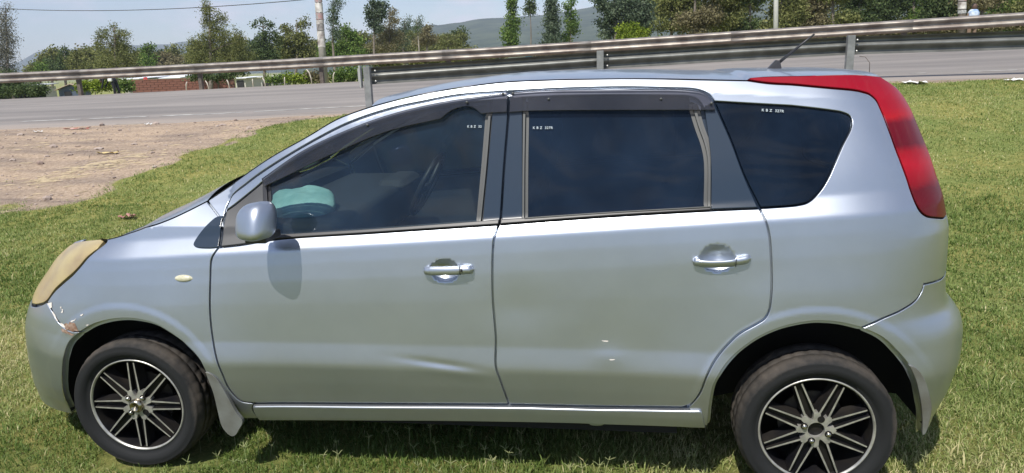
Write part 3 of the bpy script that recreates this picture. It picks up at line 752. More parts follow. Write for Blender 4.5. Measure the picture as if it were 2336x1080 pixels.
st = MB(); ring = [(.17*math.cos(t), .17*math.sin(t), 0) for t in np.linspace(0, 2*PI, 29)]
st.tube(ring, .014, 8, caps=False); st.box((0, 0, -.01), (.15, .02, .01)); st.box((0, -.07, -.01), (.02, .07, .01))
o = st.build('steering_wheel', RUBBER, car, True); o.location = (.95, 1.2, .98); o.rotation_euler = (0, math.radians(-62), 0)

# mirrored far side (shares the meshes)
for o in FARSIDE:
    c = o.copy(); COL.objects.link(c); c.parent = car; c.scale = (1, -1, 1); c.location = (0, 2*YC, 0)
    if o is g_f:
        c.material_slots[0].link = 'OBJECT'; c.material_slots[0].material = GLASS_R
    c.name = o.name.split('.')[0]

# --- mud flaps
MUD = simple('silver_mudflap', (.24, .25, .24), .5, metal=.5, col2=(.15, .145, .125), nscale=9)
def flap(name, px, y, th, mat=MUD, lift=0):
    V = []
    for u, v in cr_spline(px, 6):
        d = ray(u, v); t = (y-CPOS[1])/d[1]; V.append(CPOS+d*t)
    n = len(V); V2 = V+[v+np.array([0, th, 0]) for v in V]
    F = [tuple(range(n)), tuple(range(2*n-1, n-1, -1))]+[(i, n+i, n+(i+1) % n, (i+1) % n) for i in range(n)]
    o = mk(name, V2, F, mat, car, False)
    b = o.modifiers.new('b', 'BEVEL'); b.width = .004; b.segments = 3; b.limit_method = 'ANGLE'; b.angle_limit = 1.0
    return o
flap('mud_flap', [(468, 850), (476, 852), (491, 862), (505, 882), (519, 906), (538, 941), (553, 963), (545, 980), (537, 993), (528, 996), (514, 985), (505, 971), (498, 945), (486, 896), (475, 867), (469, 851)], -.018, .016)
flap('mud_flap', [(2073, 834), (2084, 836), (2098, 848), (2112, 872), (2121, 900), (2126, 930), (2122, 960), (2112, 990), (2106, 994), (2105, 960), (2101, 918), (2090, 869), (2076, 838)], .012, .012)
# jacking tab under the sill
flap('jacking_tab', [(1341, 964), (1346, 970), (1357, 972), (1374, 971), (1383, 965), (1362, 962)], .03, .01, PAINT)

# --- scrapes: bare filler and flaked paint on the fender corner
SCR = simple('flaked_filler', (.62, .58, .53), .9)
RUST = simple('rust_and_mud', (.16, .085, .05), .95, col2=(.30, .22, .17), nscale=90)
def patch(px, mat, par, off=.0012, name='paint_chip'):
    return panel(name, [px+[px[0]]], mat, par, gap=0, off=off, thick=.001, flange=0, bevel=.0003, far=False, step=.004, hs=.01, hz=.01)
def jag(poly, amp):
    out = []
    for i in range(len(poly)):
        a = np.array(poly[i]); b = np.array(poly[(i+1) % len(poly)])
        n = max(1, int(np.linalg.norm(b-a)/4))
        for k in range(n): out.append(tuple(a+(b-a)*k/n+rng.normal(0, amp, 2)))
    return out
patch(jag([(145, 742), (160, 736), (172, 738), (178, 748), (182, 756), (168, 757), (152, 752)], 1.6), RUST, fender, name='rust_patch')
for pl in ([(138, 737), (146, 741), (150, 747), (143, 746)], [(109, 692), (118, 691), (119, 702), (115, 704)], [(121, 711), (126, 718), (133, 733), (130, 733), (120, 714)],
           [(138, 700), (142, 702), (140, 706), (145, 705), (144, 713), (140, 714), (142, 708)], [(162, 733), (170, 730), (174, 727), (172, 732), (164, 735)], [(184, 719), (191, 716), (190, 719), (185, 721)], [(196, 742), (203, 741), (200, 744)]):
    patch(jag(pl, .5), SCR, fender, .0018)
for pl in ([(1372, 777), (1388, 778), (1387, 780), (1375, 779)], [(1390, 820), (1403, 820), (1400, 822), (1391, 822)]):
    patch(pl, SCR, door_r)
for pl in ([(140, 750), (150, 753), (160, 760), (152, 762), (143, 757)], [(156, 758), (170, 763), (165, 766), (157, 763)]):
    patch(jag(pl, .6), RUST, car, .002, name='mud_splash')

# --- lettering etched on the glass
ETCH = simple('etched_letters', (.42, .48, .52), .6)
def etched(text, u0, u1, v, par, slant=0, name='etched_number'):
    cu = bpy.data.curves.new('t', 'FONT'); cu.body = text; cu.size = 1; cu.extrude = .01; cu.space_character = 1.12; cu.offset = .012
    to = bpy.data.objects.new('t', cu); COL.objects.link(to)
    dg = bpy.context.evaluated_depsgraph_get(); me = bpy.data.meshes.new_from_object(to.evaluated_get(dg))
    bpy.data.objects.remove(to)
    co = np.array([tuple(v_.co) for v_ in me.vertices]); w = co[:, 0].max(); h = co[:, 1].max()
    a = S(*iz(u0, v)); b = S(*iz(u1, v+slant)); n = SN(*iz((u0+u1)/2, v)); d = (b-a); L = np.linalg.norm(d); d /= L
    up = np.cross(n, d); up = -up if up[2] < 0 else up; sc_ = L/w
    for i, v_ in enumerate(me.vertices):
        x, y, z = co[i]; v_.co = Vector(a+d*(x*sc_)+up*((y-h/2)*sc_*1.0)+n*(.0045 if z > 0 else .003) - n*.0005)
    me.materials.append(ETCH); me.name = name
    return link(name, me, par)
etched('K B Z  327R', 1215, 1261, 293, g_r).location.y += .010
etched('K B Z  327R', 1737, 1788, 252, g_q, 3)
etched('K B Z  32', 1065, 1098, 290, g_f).location.y += .010

# --- wheels
def wheel(cx, cy, cz, rot0, steer, nut, cap, skip):
    root = MB()
    # barrel and outer lip
    root.lathe([(.1885, -.001), (.1915, -.008), (.1955, -.009), (.198, -.004), (.199, .02)], 96, m=0)
    root.lathe([(.1885, -.001), (.184, .012), (.178, .05), (.172, .13), (.0, .13)], 64, m=1)
    rim = root.build('wheel', [ALLOY, RIMBLK], car, True)
    rim.location = (cx, cy, cz); rim.rotation_euler = (0, 0, steer)
    t = MB(); nseg = 216
    pr = [(.196, -.004), (.200, -.008), (.204, -.006), (.215, -.016), (.232, -.024), (.250, -.025), (.264, -.020), (.268, -.021), (.274, -.014), (.2805, -.003), (.2815, -.002), (.2885, .012), (.2895, .03), (.2865, .031), (.2865, .037), (.290, .038), (.2905, .07), (.2865, .071), (.2865, .078), (.2905, .079), (.290, .115), (.287, .135), (.275, .15), (.24, .158), (.2, .15)]
    pr = [(r if r < .2 else .2+(r-.2)*.81, y) for r, y in pr]
    def wave(i, k, r):
        kk_ = k % 6
        if 9 <= i <= 12 or 15 <= i <= 16 or 19 <= i <= 20:
            if (kk_+(2 if i > 13 else 0)) % 6 in (0, 1): return r-(.003 if i > 13 else .0014)
        return r
    t.lathe(pr, nseg, wave=wave)
    ty = t.build('tyre', TYRE, rim, True)
    # flatten the contact patch slightly
    for v in ty.data.vertices:
        if v.co.z < -.258: v.co.z = -.258-(abs(v.co.z)-.258)*.4
    # spokes
    for k in range(8):
        a = rot0+k*PI/4; ca, sa = math.cos(a), math.sin(a)
        R = Matrix(((ca, 0, -sa), (0, 1, 0), (sa, 0, ca)))      # local x outward
        m = MB()
        def q(r, y, w): v = R@Vector((r, y, w)); return (v.x, v.y, v.z)
        # dark web
        V = [q(.045, .018, -.019), q(.188, .014, -.0155), q(.188, .014, .0155), q(.045, .018, .019), q(.045, .05, -.028), q(.186, .04, -.021), q(.186, .04, .021), q(.045, .05, .028)]
        m.add(V, [(0, 1, 2, 3), (0, 4, 5, 1), (3, 2, 6, 7), (1, 5, 6, 2), (4, 7, 6, 5)], 1)
        for sg in (-1, 1):
            w0, w1, th = sg*.0175, sg*.0125, .0030
            V = [q(.050, -.002, w0-th*1.2), q(.182, -.003, w1-th*.85), q(.182, -.003, w1+th*.85), q(.050, -.002, w0+th*1.2),
                 q(.050, .02, w0-th-.002), q(.183, .015, w1-th-.002), q(.183, .015, w1+th+.002), q(.050, .02, w0+th+.002)]
            m.add(V, [(0, 1, 2, 3)], 0); m.add(V, [(4, 5, 1, 0), (3, 2, 6, 7), (1, 5, 6, 2)], 1)
        m.build('spoke', [ALLOY, RIMBLK], rim, False)
    # hub face: machined star between the spokes, with pockets at the spokes
    m = MB(); n = 96; V = []; F = []
    rin = .0285 if not cap else .012
    def rad(t_):
        p = (t_-rot0) % (PI/4); d = abs(p-PI/8)/(PI/8)       # 0 between the spokes, 1 on the spoke axis
        return .050+.018*(1-d)**.7 if d < .62 else .050-.012*((d-.62)/.38)**.5
    for k in range(n):
        t_ = 2*PI*k/n; r_ = rad(t_)
        V += [(rin*math.cos(t_), -.0035, rin*math.sin(t_)), (r_*math.cos(t_), -.0035, r_*math.sin(t_)), (r_*math.cos(t_), .02, r_*math.sin(t_)), (rin*math.cos(t_), .02, rin*math.sin(t_))]
    for k in range(n):
        a_, b_ = 4*k, 4*((k+1) % n)
        F += [(a_, a_+1, b_+1, b_), (a_+1, a_+2, b_+2, b_+1), (a_+3, a_, b_, b_+3)]
    m.add(V, F, 0); m.lathe([(.052, .012), (.0, .012)], 32, m=1)
    m.build('hub', [ALLOY, RIMBLK], rim, False)
    for k in range(4):
        a = nut+k*PI/2; x, z = .0435*math.cos(a), .0435*math.sin(a)
        MB().lathe([(.0125, -.0042), (.0125, -.0050), (.0, -.0050)], 20, c=(x, 0, z)).build('nut_recess', RIMBLK, rim, False)
        if k == skip: continue
        MB().lathe([(.0085, -.003), (.0085, -.011), (.006, -.0145), (0, -.015)], 16, c=(x, 0, z)).build('lug_nut', CHROME, rim, True)
    MB().lathe([(.115, .075), (.115, .066), (.05, .066), (.045, .050), (0, .050)], 40).build('brake_disc', simple('brake_iron', (.10, .085, .07), .6, metal=.5, noise=.4, nscale=25), rim, False)
    if cap:
        MB().lathe([(.0285, -.002), (.0285, -.012), (.024, -.017), (.021, -.021), (.0165, -.022), (.0155, -.018), (.004, -.018), (.003, -.010), (0, -.010)], 24, c=(0, 0, 0)).build('hub_cap', simple('brassy_hub', (.50, .44, .33), .25, metal=1, noise=.4, nscale=50), rim, True)
    return rim
w_f = wheel(.008, .035, .29, PI/2, math.radians(1.5), PI/4+.05, True, 3)
w_r = wheel(2.6, .03, .29, PI/8, 0, 1.25, False, 0)
for w_, x in ((w_f, 0), (w_r, 2.6)):
    c = copy_tree(w_, car); c.rotation_euler = (0, 0, w_.rotation_euler.z+PI); c.location = (x, 2*YC-.03, .29)
# ============================================================ END CAR

# ================================================================== GROUND
NEX = np.array([-60, -17, -9.46, -6.09, -2.93, 1.68, 6.02, 8.92, 14, 60.]); NEY = np.array([8.2, 9.5, 9.8, 10.08, 10.24, 10.74, 11.17, 11.36, 11.5, 11.5]); NEZ = np.array([.1, .55, .66, .69, .77, .97, 1.05, 1.05, 1.08, 1.5])
FEX = np.array([-80, -40, -17.4, -11.1, -6.7, 1.56, 7.96, 11.8, 20, 60.]); FEY = np.array([13.5, 16.6, 18.4, 18.75, 18.7, 18.1, 17.5, 17.0, 16.3, 15.5])+.35; FEZ = np.array([.4, .75, .95, 1.06, 1.15, 1.32, 1.52, 1.58, 1.7, 2.2])
def hgt(x, y):
    x = np.asarray(x, float); y = np.asarray(y, float)
    ye = np.interp(x, NEX, NEY); ze = np.interp(x, NEX, NEZ); yf = np.interp(x, FEX, FEY); zf = np.interp(x, FEX, FEZ)
    t = np.clip((y-3.4)/(ye-.3-3.4), 0, 1)
    a = ze*(t*t*(3-2*t)*.6+t*.4)
    b = ze+(zf-ze)*np.clip((y-ye)/(yf-ye), 0, 1)
    slope = np.interp(x/np.maximum(y, 1), [-1.2, -.6, -.1, .4, 1.0], [-.030, -.030, -.018, .0, .01])
    dd = np.maximum(0, y-yf-1.0)
    c = zf-.02+slope*np.minimum(dd, 120)-.02*np.maximum(0, dd-120)*0
    r = np.where(y < ye, a, np.where(y < yf, b, c))
    bump = .018*np.sin(x*1.7+y*.9)*np.sin(y*2.1-x*.6)+.008*np.sin(x*5.1)*np.sin(y*4.3+1)
    off = (y > 2.2) & (y < ye-.3)
    r = r+bump*np.where(off, 1, .25)*np.where((y > ye-.6) & (y < yf+1), 0, 1)
    return r+.015*np.clip((3.4-y)/1.5, 0, 1)
def ground_hit(u, v):
    d = ray(u, v); t = .5; last = t
    while t < 400:
        p = CPOS+d*t
        if p[2] < hgt(p[0], p[1]): break
        last = t; t *= 1.02
    lo, hi = last, t
    for _ in range(25):
        m_ = (lo+hi)/2; p = CPOS+d*m_
        if p[2] < hgt(p[0], p[1]): hi = m_
        else: lo = m_
    return CPOS+d*hi
# bare earth / grass boundary, walked out on the ground
_b = [(-260, 540), (0, 487), (110, 475), (200, 442), (300, 408), (390, 372), (470, 345), (520, 330), (560, 305), (640, 284), (720, 272), (782, 263)]
BND = np.array([ground_hit(u, v)[:2] for u, v in _b])
BND = BND[np.argsort(BND[:, 0])]
def vnoise(x, y, seed=0):
    def h(i, j): 
        a = np.sin(i*127.1+j*311.7+seed*74.7)*43758.5453; return a-np.floor(a)
    xi, yi = np.floor(x), np.floor(y); fx, fy = x-xi, y-yi
    fx = fx*fx*(3-2*fx); fy = fy*fy*(3-2*fy)
    return (h(xi, yi)*(1-fx)+h(xi+1, yi)*fx)*(1-fy)+(h(xi, yi+1)*(1-fx)+h(xi+1, yi+1)*fx)*fy
def fbm(x, y, o=4, seed=0):
    r = 0; a = .5
    for i in range(o): r = r+a*vnoise(x*2**i, y*2**i, seed+i); a *= .5
    return r
def grassmask(x, y):
    """1 = grass, 0 = bare earth, for the verge on the near side of the road"""
    by = np.interp(x, BND[:, 0], BND[:, 1], left=BND[0, 1], right=99)
    ye = np.interp(x, NEX, NEY)
    n = fbm(x*1.5, y*1.5, 5, 3)-.47
    g = sstep(.75, -.75, y-by+n*4.2)
    e = sstep(.0, .45, (ye-.25-y)+n*.8)
    return np.where(y > ye-.1, 0, g*e)
def axis_pts(fine, lim_lo, lim_hi, step, grow):
    a = list(np.arange(fine[0], fine[1]+1e-6, step)); s_ = step
    while a[-1] < lim_hi: s_ *= grow; a.append(a[-1]+s_)
    s_ = step; b = []
    x_ = fine[0]
    while x_ > lim_lo: s_ *= grow; x_ -= s_; b.append(x_)
    return np.array(b[::-1]+a)
gx = axis_pts((-13, 12), -3200, 3200, .11, 1.13); gy = axis_pts((-1.5, 12.5), -3200, 3400, .11, 1.13)
GX, GY = np.meshgrid(gx, gy, indexing='ij')
GZ_ = hgt(GX, GY)
# the verge keeps a few centimetres under the tarmac so the two never share a plane
ye_ = np.interp(GX, NEX, NEY); yf_ = np.interp(GX, FEX, FEY)
GZ_ = GZ_-np.where((GY > ye_+.14) & (GY < yf_-.14), .06, 0)
n2 = len(gy)
V = np.stack([GX, GY, GZ_], -1).reshape(-1, 3)
ii, jj = np.meshgrid(np.arange(len(gx)-1), np.arange(len(gy)-1), indexing='ij')
F = np.stack([ii*n2+jj, (ii+1)*n2+jj, (ii+1)*n2+jj+1, ii*n2+jj+1], -1).reshape(-1, 4)
def np_mesh(name, V, F, mat, smooth=True, attrs=None):
    me = bpy.data.meshes.new(name); k = F.shape[1]
    me.vertices.add(len(V)); me.vertices.foreach_set('co', np.asarray(V, np.float32).ravel())
    me.loops.add(F.size); me.loops.foreach_set('vertex_index', F.astype(np.int32).ravel())
    me.polygons.add(len(F)); me.polygons.foreach_set('loop_start', np.arange(0, F.size, k, dtype=np.int32))
    me.polygons.foreach_set('loop_total', np.full(len(F), k, np.int32))
    me.polygons.foreach_set('use_smooth', np.full(len(F), smooth))
    for nm, a in (attrs or {}).items():
        at_ = me.attributes.new(nm, 'FLOAT', 'POINT'); at_.data.foreach_set('value', np.asarray(a, np.float32).ravel())
    me.update(calc_edges=True); me.validate()
    me.materials.append(mat)
    return me
def ground_mat():
    m, nt, b = mat_new('verge_ground'); N = nt.nodes; L = nt.links
    b.inputs['Roughness'].default_value = .95; b.inputs['Specular IOR Level'].default_value = .15
    t = N.new('ShaderNodeTexCoord')
    def noise(sc_, det=6, ro=.6):
        n = N.new('ShaderNodeTexNoise'); n.inputs['Scale'].default_value = sc_; n.inputs['Detail'].default_value = det; n.inputs['Roughness'].default_value = ro
        L.new(t.outputs['Object'], n.inputs['Vector']); return n
    def ramp(src, stops):
        r = N.new('ShaderNodeValToRGB'); e = r.color_ramp.elements; e[0].position, e[0].color = stops[0][0], (*stops[0][1], 1); e[1].position, e[1].color = stops[-1][0], (*stops[-1][1], 1)
        for p, c in stops[1:-1]: x_ = e.new(p); x_.color = (*c, 1)
        L.new(src, r.inputs[0]); return r
    n1 = noise(1.3, 8, .65); n2_ = noise(24, 8, .75); n3 = noise(.35, 4, .5)
    grass = ramp(n2_.outputs[0], [(.3, (.11, .135, .045)), (.5, (.21, .228, .088)), (.7, (.34, .315, .155))])
    gpatch = ramp(n1.outputs[0], [(.38, (.85, .95, .7)), (.62, (1.25, 1.1, .85))])
    mg = N.new('ShaderNodeMix'); mg.data_type = 'RGBA'; mg.blend_type = 'MULTIPLY'; mg.inputs[0].default_value = 1; L.new(grass.outputs[0], mg.inputs[6]); L.new(gpatch.outputs[0], mg.inputs[7])
    earth = ramp(n2_.outputs[0], [(.28, (.17, .13, .10)), (.46, (.33, .265, .21)), (.62, (.46, .38, .31)), (.75, (.62, .54, .45))])
    mp_ = N.new('ShaderNodeMapping'); mp_.inputs['Scale'].default_value = (.35, 1.6, 1); L.new(t.outputs['Object'], mp_.inputs[0])
    ns = N.new('ShaderNodeTexNoise'); ns.inputs['Scale'].default_value = 2.2; ns.inputs['Detail'].default_value = 7; L.new(mp_.outputs[0], ns.inputs['Vector'])
    est = ramp(ns.outputs[0], [(.35, (.72, .70, .70)), (.6, (1.15, 1.08, .98))])
    me_ = N.new('ShaderNodeMix'); me_.data_type = 'RGBA'; me_.blend_type = 'MULTIPLY'; me_.inputs[0].default_value = 1; L.new(earth.outputs[0], me_.inputs[6]); L.new(est.outputs[0], me_.inputs[7])
    at_ = N.new('ShaderNodeAttribute'); at_.attribute_name = 'grass'
    ad = N.new('ShaderNodeMath'); ad.operation = 'MULTIPLY_ADD'; ad.inputs[1].default_value = .55; L.new(n2_.outputs[0], ad.inputs[0])
    sb = N.new('ShaderNodeMath'); sb.operation = 'SUBTRACT'; sb.inputs[1].default_value = .27; L.new(at_.outputs['Fac'], sb.inputs[0]); L.new(sb.outputs[0], ad.inputs[2])
    st = N.new('ShaderNodeMapRange'); st.inputs[1].default_value = .4; st.inputs[2].default_value = .6; L.new(ad.outputs[0], st.inputs[0])
    mx = N.new('ShaderNodeMix'); mx.data_type = 'RGBA'; L.new(st.outputs[0], mx.inputs[0]); L.new(me_.outputs[2], mx.inputs[6]); L.new(mg.outputs[2], mx.inputs[7])
    L.new(mx.outputs[2], b.inputs['Base Color'])
    nb = noise(30, 8, .8)
    bp = N.new('ShaderNodeBump'); bp.inputs['Strength'].default_value = .9; bp.inputs['Distance'].default_value = .03; L.new(nb.outputs[0], bp.inputs['Height']); L.new(bp.outputs[0], b.inputs['Normal'])
    return m
gm = np.where(GY < ye_, grassmask(GX, GY), np.where(GY > yf_+.9+.5*fbm(GX, GY, 3, 9), 1, 0))
me = np_mesh('ground', V, F, ground_mat(), True, {'grass': gm})
g = link('ground', me); tag(g, kind='structure', label='grassy verge sloping up to the road with bare earth along the shoulder')

# ------------------------------------------------------------------ road
def asphalt():
    m, nt, b = mat_new('asphalt'); N = nt.nodes; L = nt.links
    b.inputs['Roughness'].default_value = .85
    t = N.new('ShaderNodeTexCoord')
    n = N.new('ShaderNodeTexNoise'); n.inputs['Scale'].default_value = 60; n.inputs['Detail'].default_value = 6; L.new(t.outputs['Object'], n.inputs['Vector'])
    mp_ = N.new('ShaderNodeMapping'); mp_.inputs['Scale'].default_value = (.12, 1.1, 1); L.new(t.outputs['Object'], mp_.inputs[0])
    n2_ = N.new('ShaderNodeTexNoise'); n2_.inputs['Scale'].default_value = 1.4; n2_.inputs['Detail'].default_value = 7; L.new(mp_.outputs[0], n2_.inputs['Vector'])
    ad = N.new('ShaderNodeMath'); ad.operation = 'MULTIPLY_ADD'; ad.inputs[1].default_value = .35; L.new(n.outputs[0], ad.inputs[0]); L.new(n2_.outputs[0], ad.inputs[2])
    r = N.new('ShaderNodeValToRGB'); e = r.color_ramp.elements; e[0].position = .5; e[0].color = (.155, .142, .132, 1); e[1].position = .85; e[1].color = (.245, .222, .202, 1)
    L.new(ad.outputs[0], r.inputs[0])
    at_ = N.new('ShaderNodeAttribute'); at_.attribute_name = 'dust'
    d2 = N.new('ShaderNodeMath'); d2.operation = 'MULTIPLY'; L.new(at_.outputs['Fac'], d2.inputs[0]); 
    n3 = N.new('ShaderNodeTexNoise'); n3.inputs['Scale'].default_value = 3; n3.inputs['Detail'].default_value = 8; L.new(mp_.outputs[0], n3.inputs['Vector'])
    mr = N.new('ShaderNodeMapRange'); mr.inputs[1].default_value = .3; mr.inputs[2].default_value = .6; L.new(n3.outputs[0], mr.inputs[0]); L.new(mr.outputs[0], d2.inputs[1])
    mx = N.new('ShaderNodeMix'); mx.data_type = 'RGBA'; mx.inputs[7].default_value = (.30, .25, .21, 1); L.new(d2.outputs[0], mx.inputs[0]); L.new(r.outputs[0], mx.inputs[6])
    L.new(mx.outputs[2], b.inputs['Base Color'])
    bp = N.new('ShaderNodeBump'); bp.inputs['Strength'].default_value = .4; bp.inputs['Distance'].default_value = .004; L.new(n.outputs[0], bp.inputs['Height']); L.new(bp.outputs[0], b.inputs['Normal'])
    return m
rx_ = np.concatenate([np.linspace(-80, -20, 25)[:-1], np.linspace(-20, 16, 120), np.linspace(16, 60, 15)[1:]])
rw = np.concatenate([[-.0], np.linspace(.01, .99, 22), [1.0]])
V = []; D = []
for x in rx_:
    ya, yb = np.interp(x, NEX, NEY), np.interp(x, FEX, FEY)
    for w_ in rw:
        y = ya+(yb-ya)*w_
        jg = (fbm(np.array(x*2.3), np.array(w_*5), 3, 5)-.45)*.35 if w_ in (0, 1.0) else 0
        V.append((x, y+jg, float(hgt(x, y))+ (.014 if 0 < w_ < 1 else -.02)))
        D.append(max(0, 1-w_*5.5)*.9+max(0, (w_-.93)*12))
nw = len(rw)
F = np.array([(i*nw+j, (i+1)*nw+j, (i+1)*nw+j+1, i*nw+j+1) for i in range(len(rx_)-1) for j in range(nw-1)])
me = np_mesh('road', np.array(V), F, asphalt(), True, {'dust': D})
tag(link('road', me), kind='structure', label='grey asphalt road curving behind the car')
# worn edge line
LINE = simple('worn_white_line', (.42, .41, .38), .8, col2=(.22, .21, .20), nscale=5)
V = []; F = []
segs_ = []
x = -19.0
while x < 12:
    L_ = rng.uniform(1.2, 3.2) if x < 2 else rng.uniform(.25, .9); segs_.append((x, min(x+L_, 12))); x += L_+rng.uniform(.1, .9)
for a, b_ in segs_:
    n = max(2, int((b_-a)/.25)); base = len(V)
    for i in range(n+1):
        x = a+(b_-a)*i/n; ya, yb = np.interp(x, NEX, NEY), np.interp(x, FEX, FEY)
        wl_ = .128+.034*float(sstep(-2, 5, x))
        for w_ in (wl_, wl_+.016):
            y = ya+(yb-ya)*w_+rng.normal(0, .012); V.append((x, y, float(hgt(x, y))+.019))
    F += [(base+2*i, base+2*i+2, base+2*i+3, base+2*i+1) for i in range(n)]
o = mk('road_edge_line', V, F, LINE, None, True); tag(o, kind='structure')

# ------------------------------------------------------------------ grass
def blades(P, n_per, h0, h1, spread, wid, dry, segs=2):
    """P: tuft positions (N,3) -> one mesh of separate bent blades"""
    N_ = len(P)*n_per
    base = np.repeat(P, n_per, 0)+np.stack([rng.normal(0, spread, N_), rng.normal(0, spread, N_), np.zeros(N_)], -1)
    az = rng.uniform(0, 2*PI, N_); h = rng.uniform(h0, h1, N_)*(.6+.8*fbm(base[:, 0]*1.3, base[:, 1]*1.3, 3, 21)); lean = rng.uniform(.35, 1.45, N_)
    d = np.stack([np.cos(az), np.sin(az), np.zeros(N_)], -1); sd_ = np.stack([-np.sin(az), np.cos(az), np.zeros(N_)], -1)
    w_ = wid*rng.uniform(.6, 1.3, N_)
    up = np.array([0, 0, 1.0])
    p0 = base; p1 = base+up*(h*.55*np.cos(lean*.5))[:, None]+d*(h*.55*np.sin(lean*.5))[:, None]
    p2 = p1+up*(h*.55*np.cos(lean*1.25))[:, None]+d*(h*.6*np.sin(lean*1.25))[:, None]
    W_ = (sd_*w_[:, None])
    if segs == 2:
        V = np.stack([p0-W_*.8, p0+W_*.8, p1+W_, p1-W_, p2], 1).reshape(-1, 3)
        o_ = np.arange(N_)*5
        F = np.concatenate([np.stack([o_, o_+1, o_+2], -1), np.stack([o_, o_+2, o_+3], -1), np.stack([o_+3, o_+2, o_+4], -1)])
        k = 5
    else:
        V = np.stack([p0-W_, p0+W_, p2], 1).reshape(-1, 3); o_ = np.arange(N_)*3; F = np.stack([o_, o_+1, o_+2], -1); k = 3
    pn = fbm(base[:, 0]*.8, base[:, 1]*.8, 4, 33)
    r = np.clip(rng.uniform(0, 1, N_)*.75+(pn-.45)*1.5*dry+(rng.uniform(0, 1, N_) < .07*dry)*.6, 0, 1)
    return V, F, np.repeat(r, k)
def grass_mat():
    m, nt, b = mat_new('grass_blades'); N = nt.nodes; L = nt.links
    at_ = N.new('ShaderNodeAttribute'); at_.attribute_name = 'rnd'
    r = N.new('ShaderNodeValToRGB'); e = r.color_ramp.elements; e[0].position = 0; e[0].color = (.095, .155, .028, 1); e[1].position = 1; e[1].color = (.60, .54, .29, 1)
    for p, c in ((.32, (.19, .26, .068)), (.62, (.32, .37, .122)), (.84, (.48, .46, .22))): x_ = e.new(p); x_.color = (*c, 1)
    L.new(at_.outputs['Fac'], r.inputs[0])
    df = N.new('ShaderNodeBsdfDiffuse'); tl = N.new('ShaderNodeBsdfTranslucent'); gl = N.new('ShaderNodeBsdfGlossy'); gl.inputs['Roughness'].default_value = .55
    L.new(r.outputs[0], df.inputs[0]); L.new(r.outputs[0], tl.inputs[0])
    a = N.new('ShaderNodeMixShader'); a.inputs[0].default_value = .35; L.new(df.outputs[0], a.inputs[1]); L.new(tl.outputs[0], a.inputs[2])
    c = N.new('ShaderNodeMixShader'); c.inputs[0].default_value = .02; L.new(a.outputs[0], c.inputs[1]); L.new(gl.outputs[0], c.inputs[2])
    L.new(c.outputs[0], nt.nodes['Material Output'].inputs[0]); return m
GRASS = grass_mat()
def scatter(x0, x1, y0, y1, dens):
    n = int((x1-x0)*(y1-y0)*dens); x = rng.uniform(x0, x1, n); y = rng.uniform(y0, y1, n)
    k = rng.uniform(0, 1, n) < grassmask(x, y)*1.1
    # keep only what the frame (with a margin) can see
    P = np.stack([x, y, hgt(x, y)], -1)
    q = P2(P); zc = (P-CPOS)@_F
    k &= (zc > .3) & (q[:, 0] > -750) & (q[:, 0] < 3000) & (q[:, 1] < 1500)
    # thin under the car
    uc = (x > -.2) & (x < 2.8) & (y > .45) & (y < 1.5)
    k &= ~(uc & (rng.uniform(0, 1, n) < .7))
    k &= ~((np.hypot((x-0)/.28, (y-.12)/.14) < 1) | (np.hypot((x-2.6)/.28, (y-.12)/.14) < 1))
    return P[k]
parts = []
parts.append(blades(scatter(-4.2, 6.2, -1.1, 1.8, 1600), 8, .016, .045, .02, .0016, 1.0))
parts.append(blades(scatter(-8, 9.5, 1.8, 5.0, 560), 8, .016, .040, .035, .0030, .8))
parts.append(blades(scatter(-13, 13, 5.0, 11.2, 330), 7, .018, .042, .05, .0050, .75, 1))
parts.append(blades(scatter(-4, 7, -.9, 5, 9), 22, .04, .085, .03, .0026, 1.2))
parts.append(blades(scatter(-1.0, 7, -.9, 3, 5), 30, .02, .05, .06, .0022, 3.0))
V = []; F = []; Rn = []; b_ = 0
for v_, f_, r_ in parts: V.append(v_); F.append(f_+b_); Rn.append(r_); b_ += len(v_)
me = np_mesh('grass', np.vstack(V), np.vstack(F), GRASS, False, {'rnd': np.concatenate(Rn)})
tag(link('grass', me), 'short mown grass with dry straw around and beneath the car', 'grass', kind='stuff')
# seed stalks (three to five fingers) near the camera
m = MB(); rr = []
for i in range(105):
    if i < 70: x, y = rng.uniform(-.25, 2.3), rng.uniform(-.02, .30)
    else: x, y = rng.uniform(-1.2, 3.9), rng.uniform(-.1, 1.2)
    if y > .35 and .2 < x < 2.9: continue
    z = float(hgt(x, y)); h = rng.uniform(.035, .085); ln = rng.normal(0, .22, 2)
    p0 = Vector((x, y, z)); p1 = p0+Vector((ln[0]*h, ln[1]*h, h))
    m.tube([p0, (p0+p1)/2+Vector((ln[1]*.01, 0, 0)), p1], .0011, 3, caps=False)
    a0 = rng.uniform(0, 2*PI); nf = rng.integers(3, 6)
    for k in range(nf):
        a = a0+2*PI*k/nf+rng.normal(0, .2); e_ = rng.uniform(.4, 1.0); l = rng.uniform(.018, .036)
        d = Vector((math.cos(a)*math.cos(e_), math.sin(a)*math.cos(e_), math.sin(e_)))
        m.tube([p1, p1+d*l*.6, p1+d*l+Vector((0, 0, -.003))], [.0014, .0014, .0006], 3, caps=False)
o = m.build('seed_stalks', simple('straw_stalk', (.34, .34, .17), .7, col2=(.22, .27, .10), nscale=12), None, True)
tag(o, 'thin three-fingered grass seed stalks standing in front of the car', 'grass', kind='stuff')
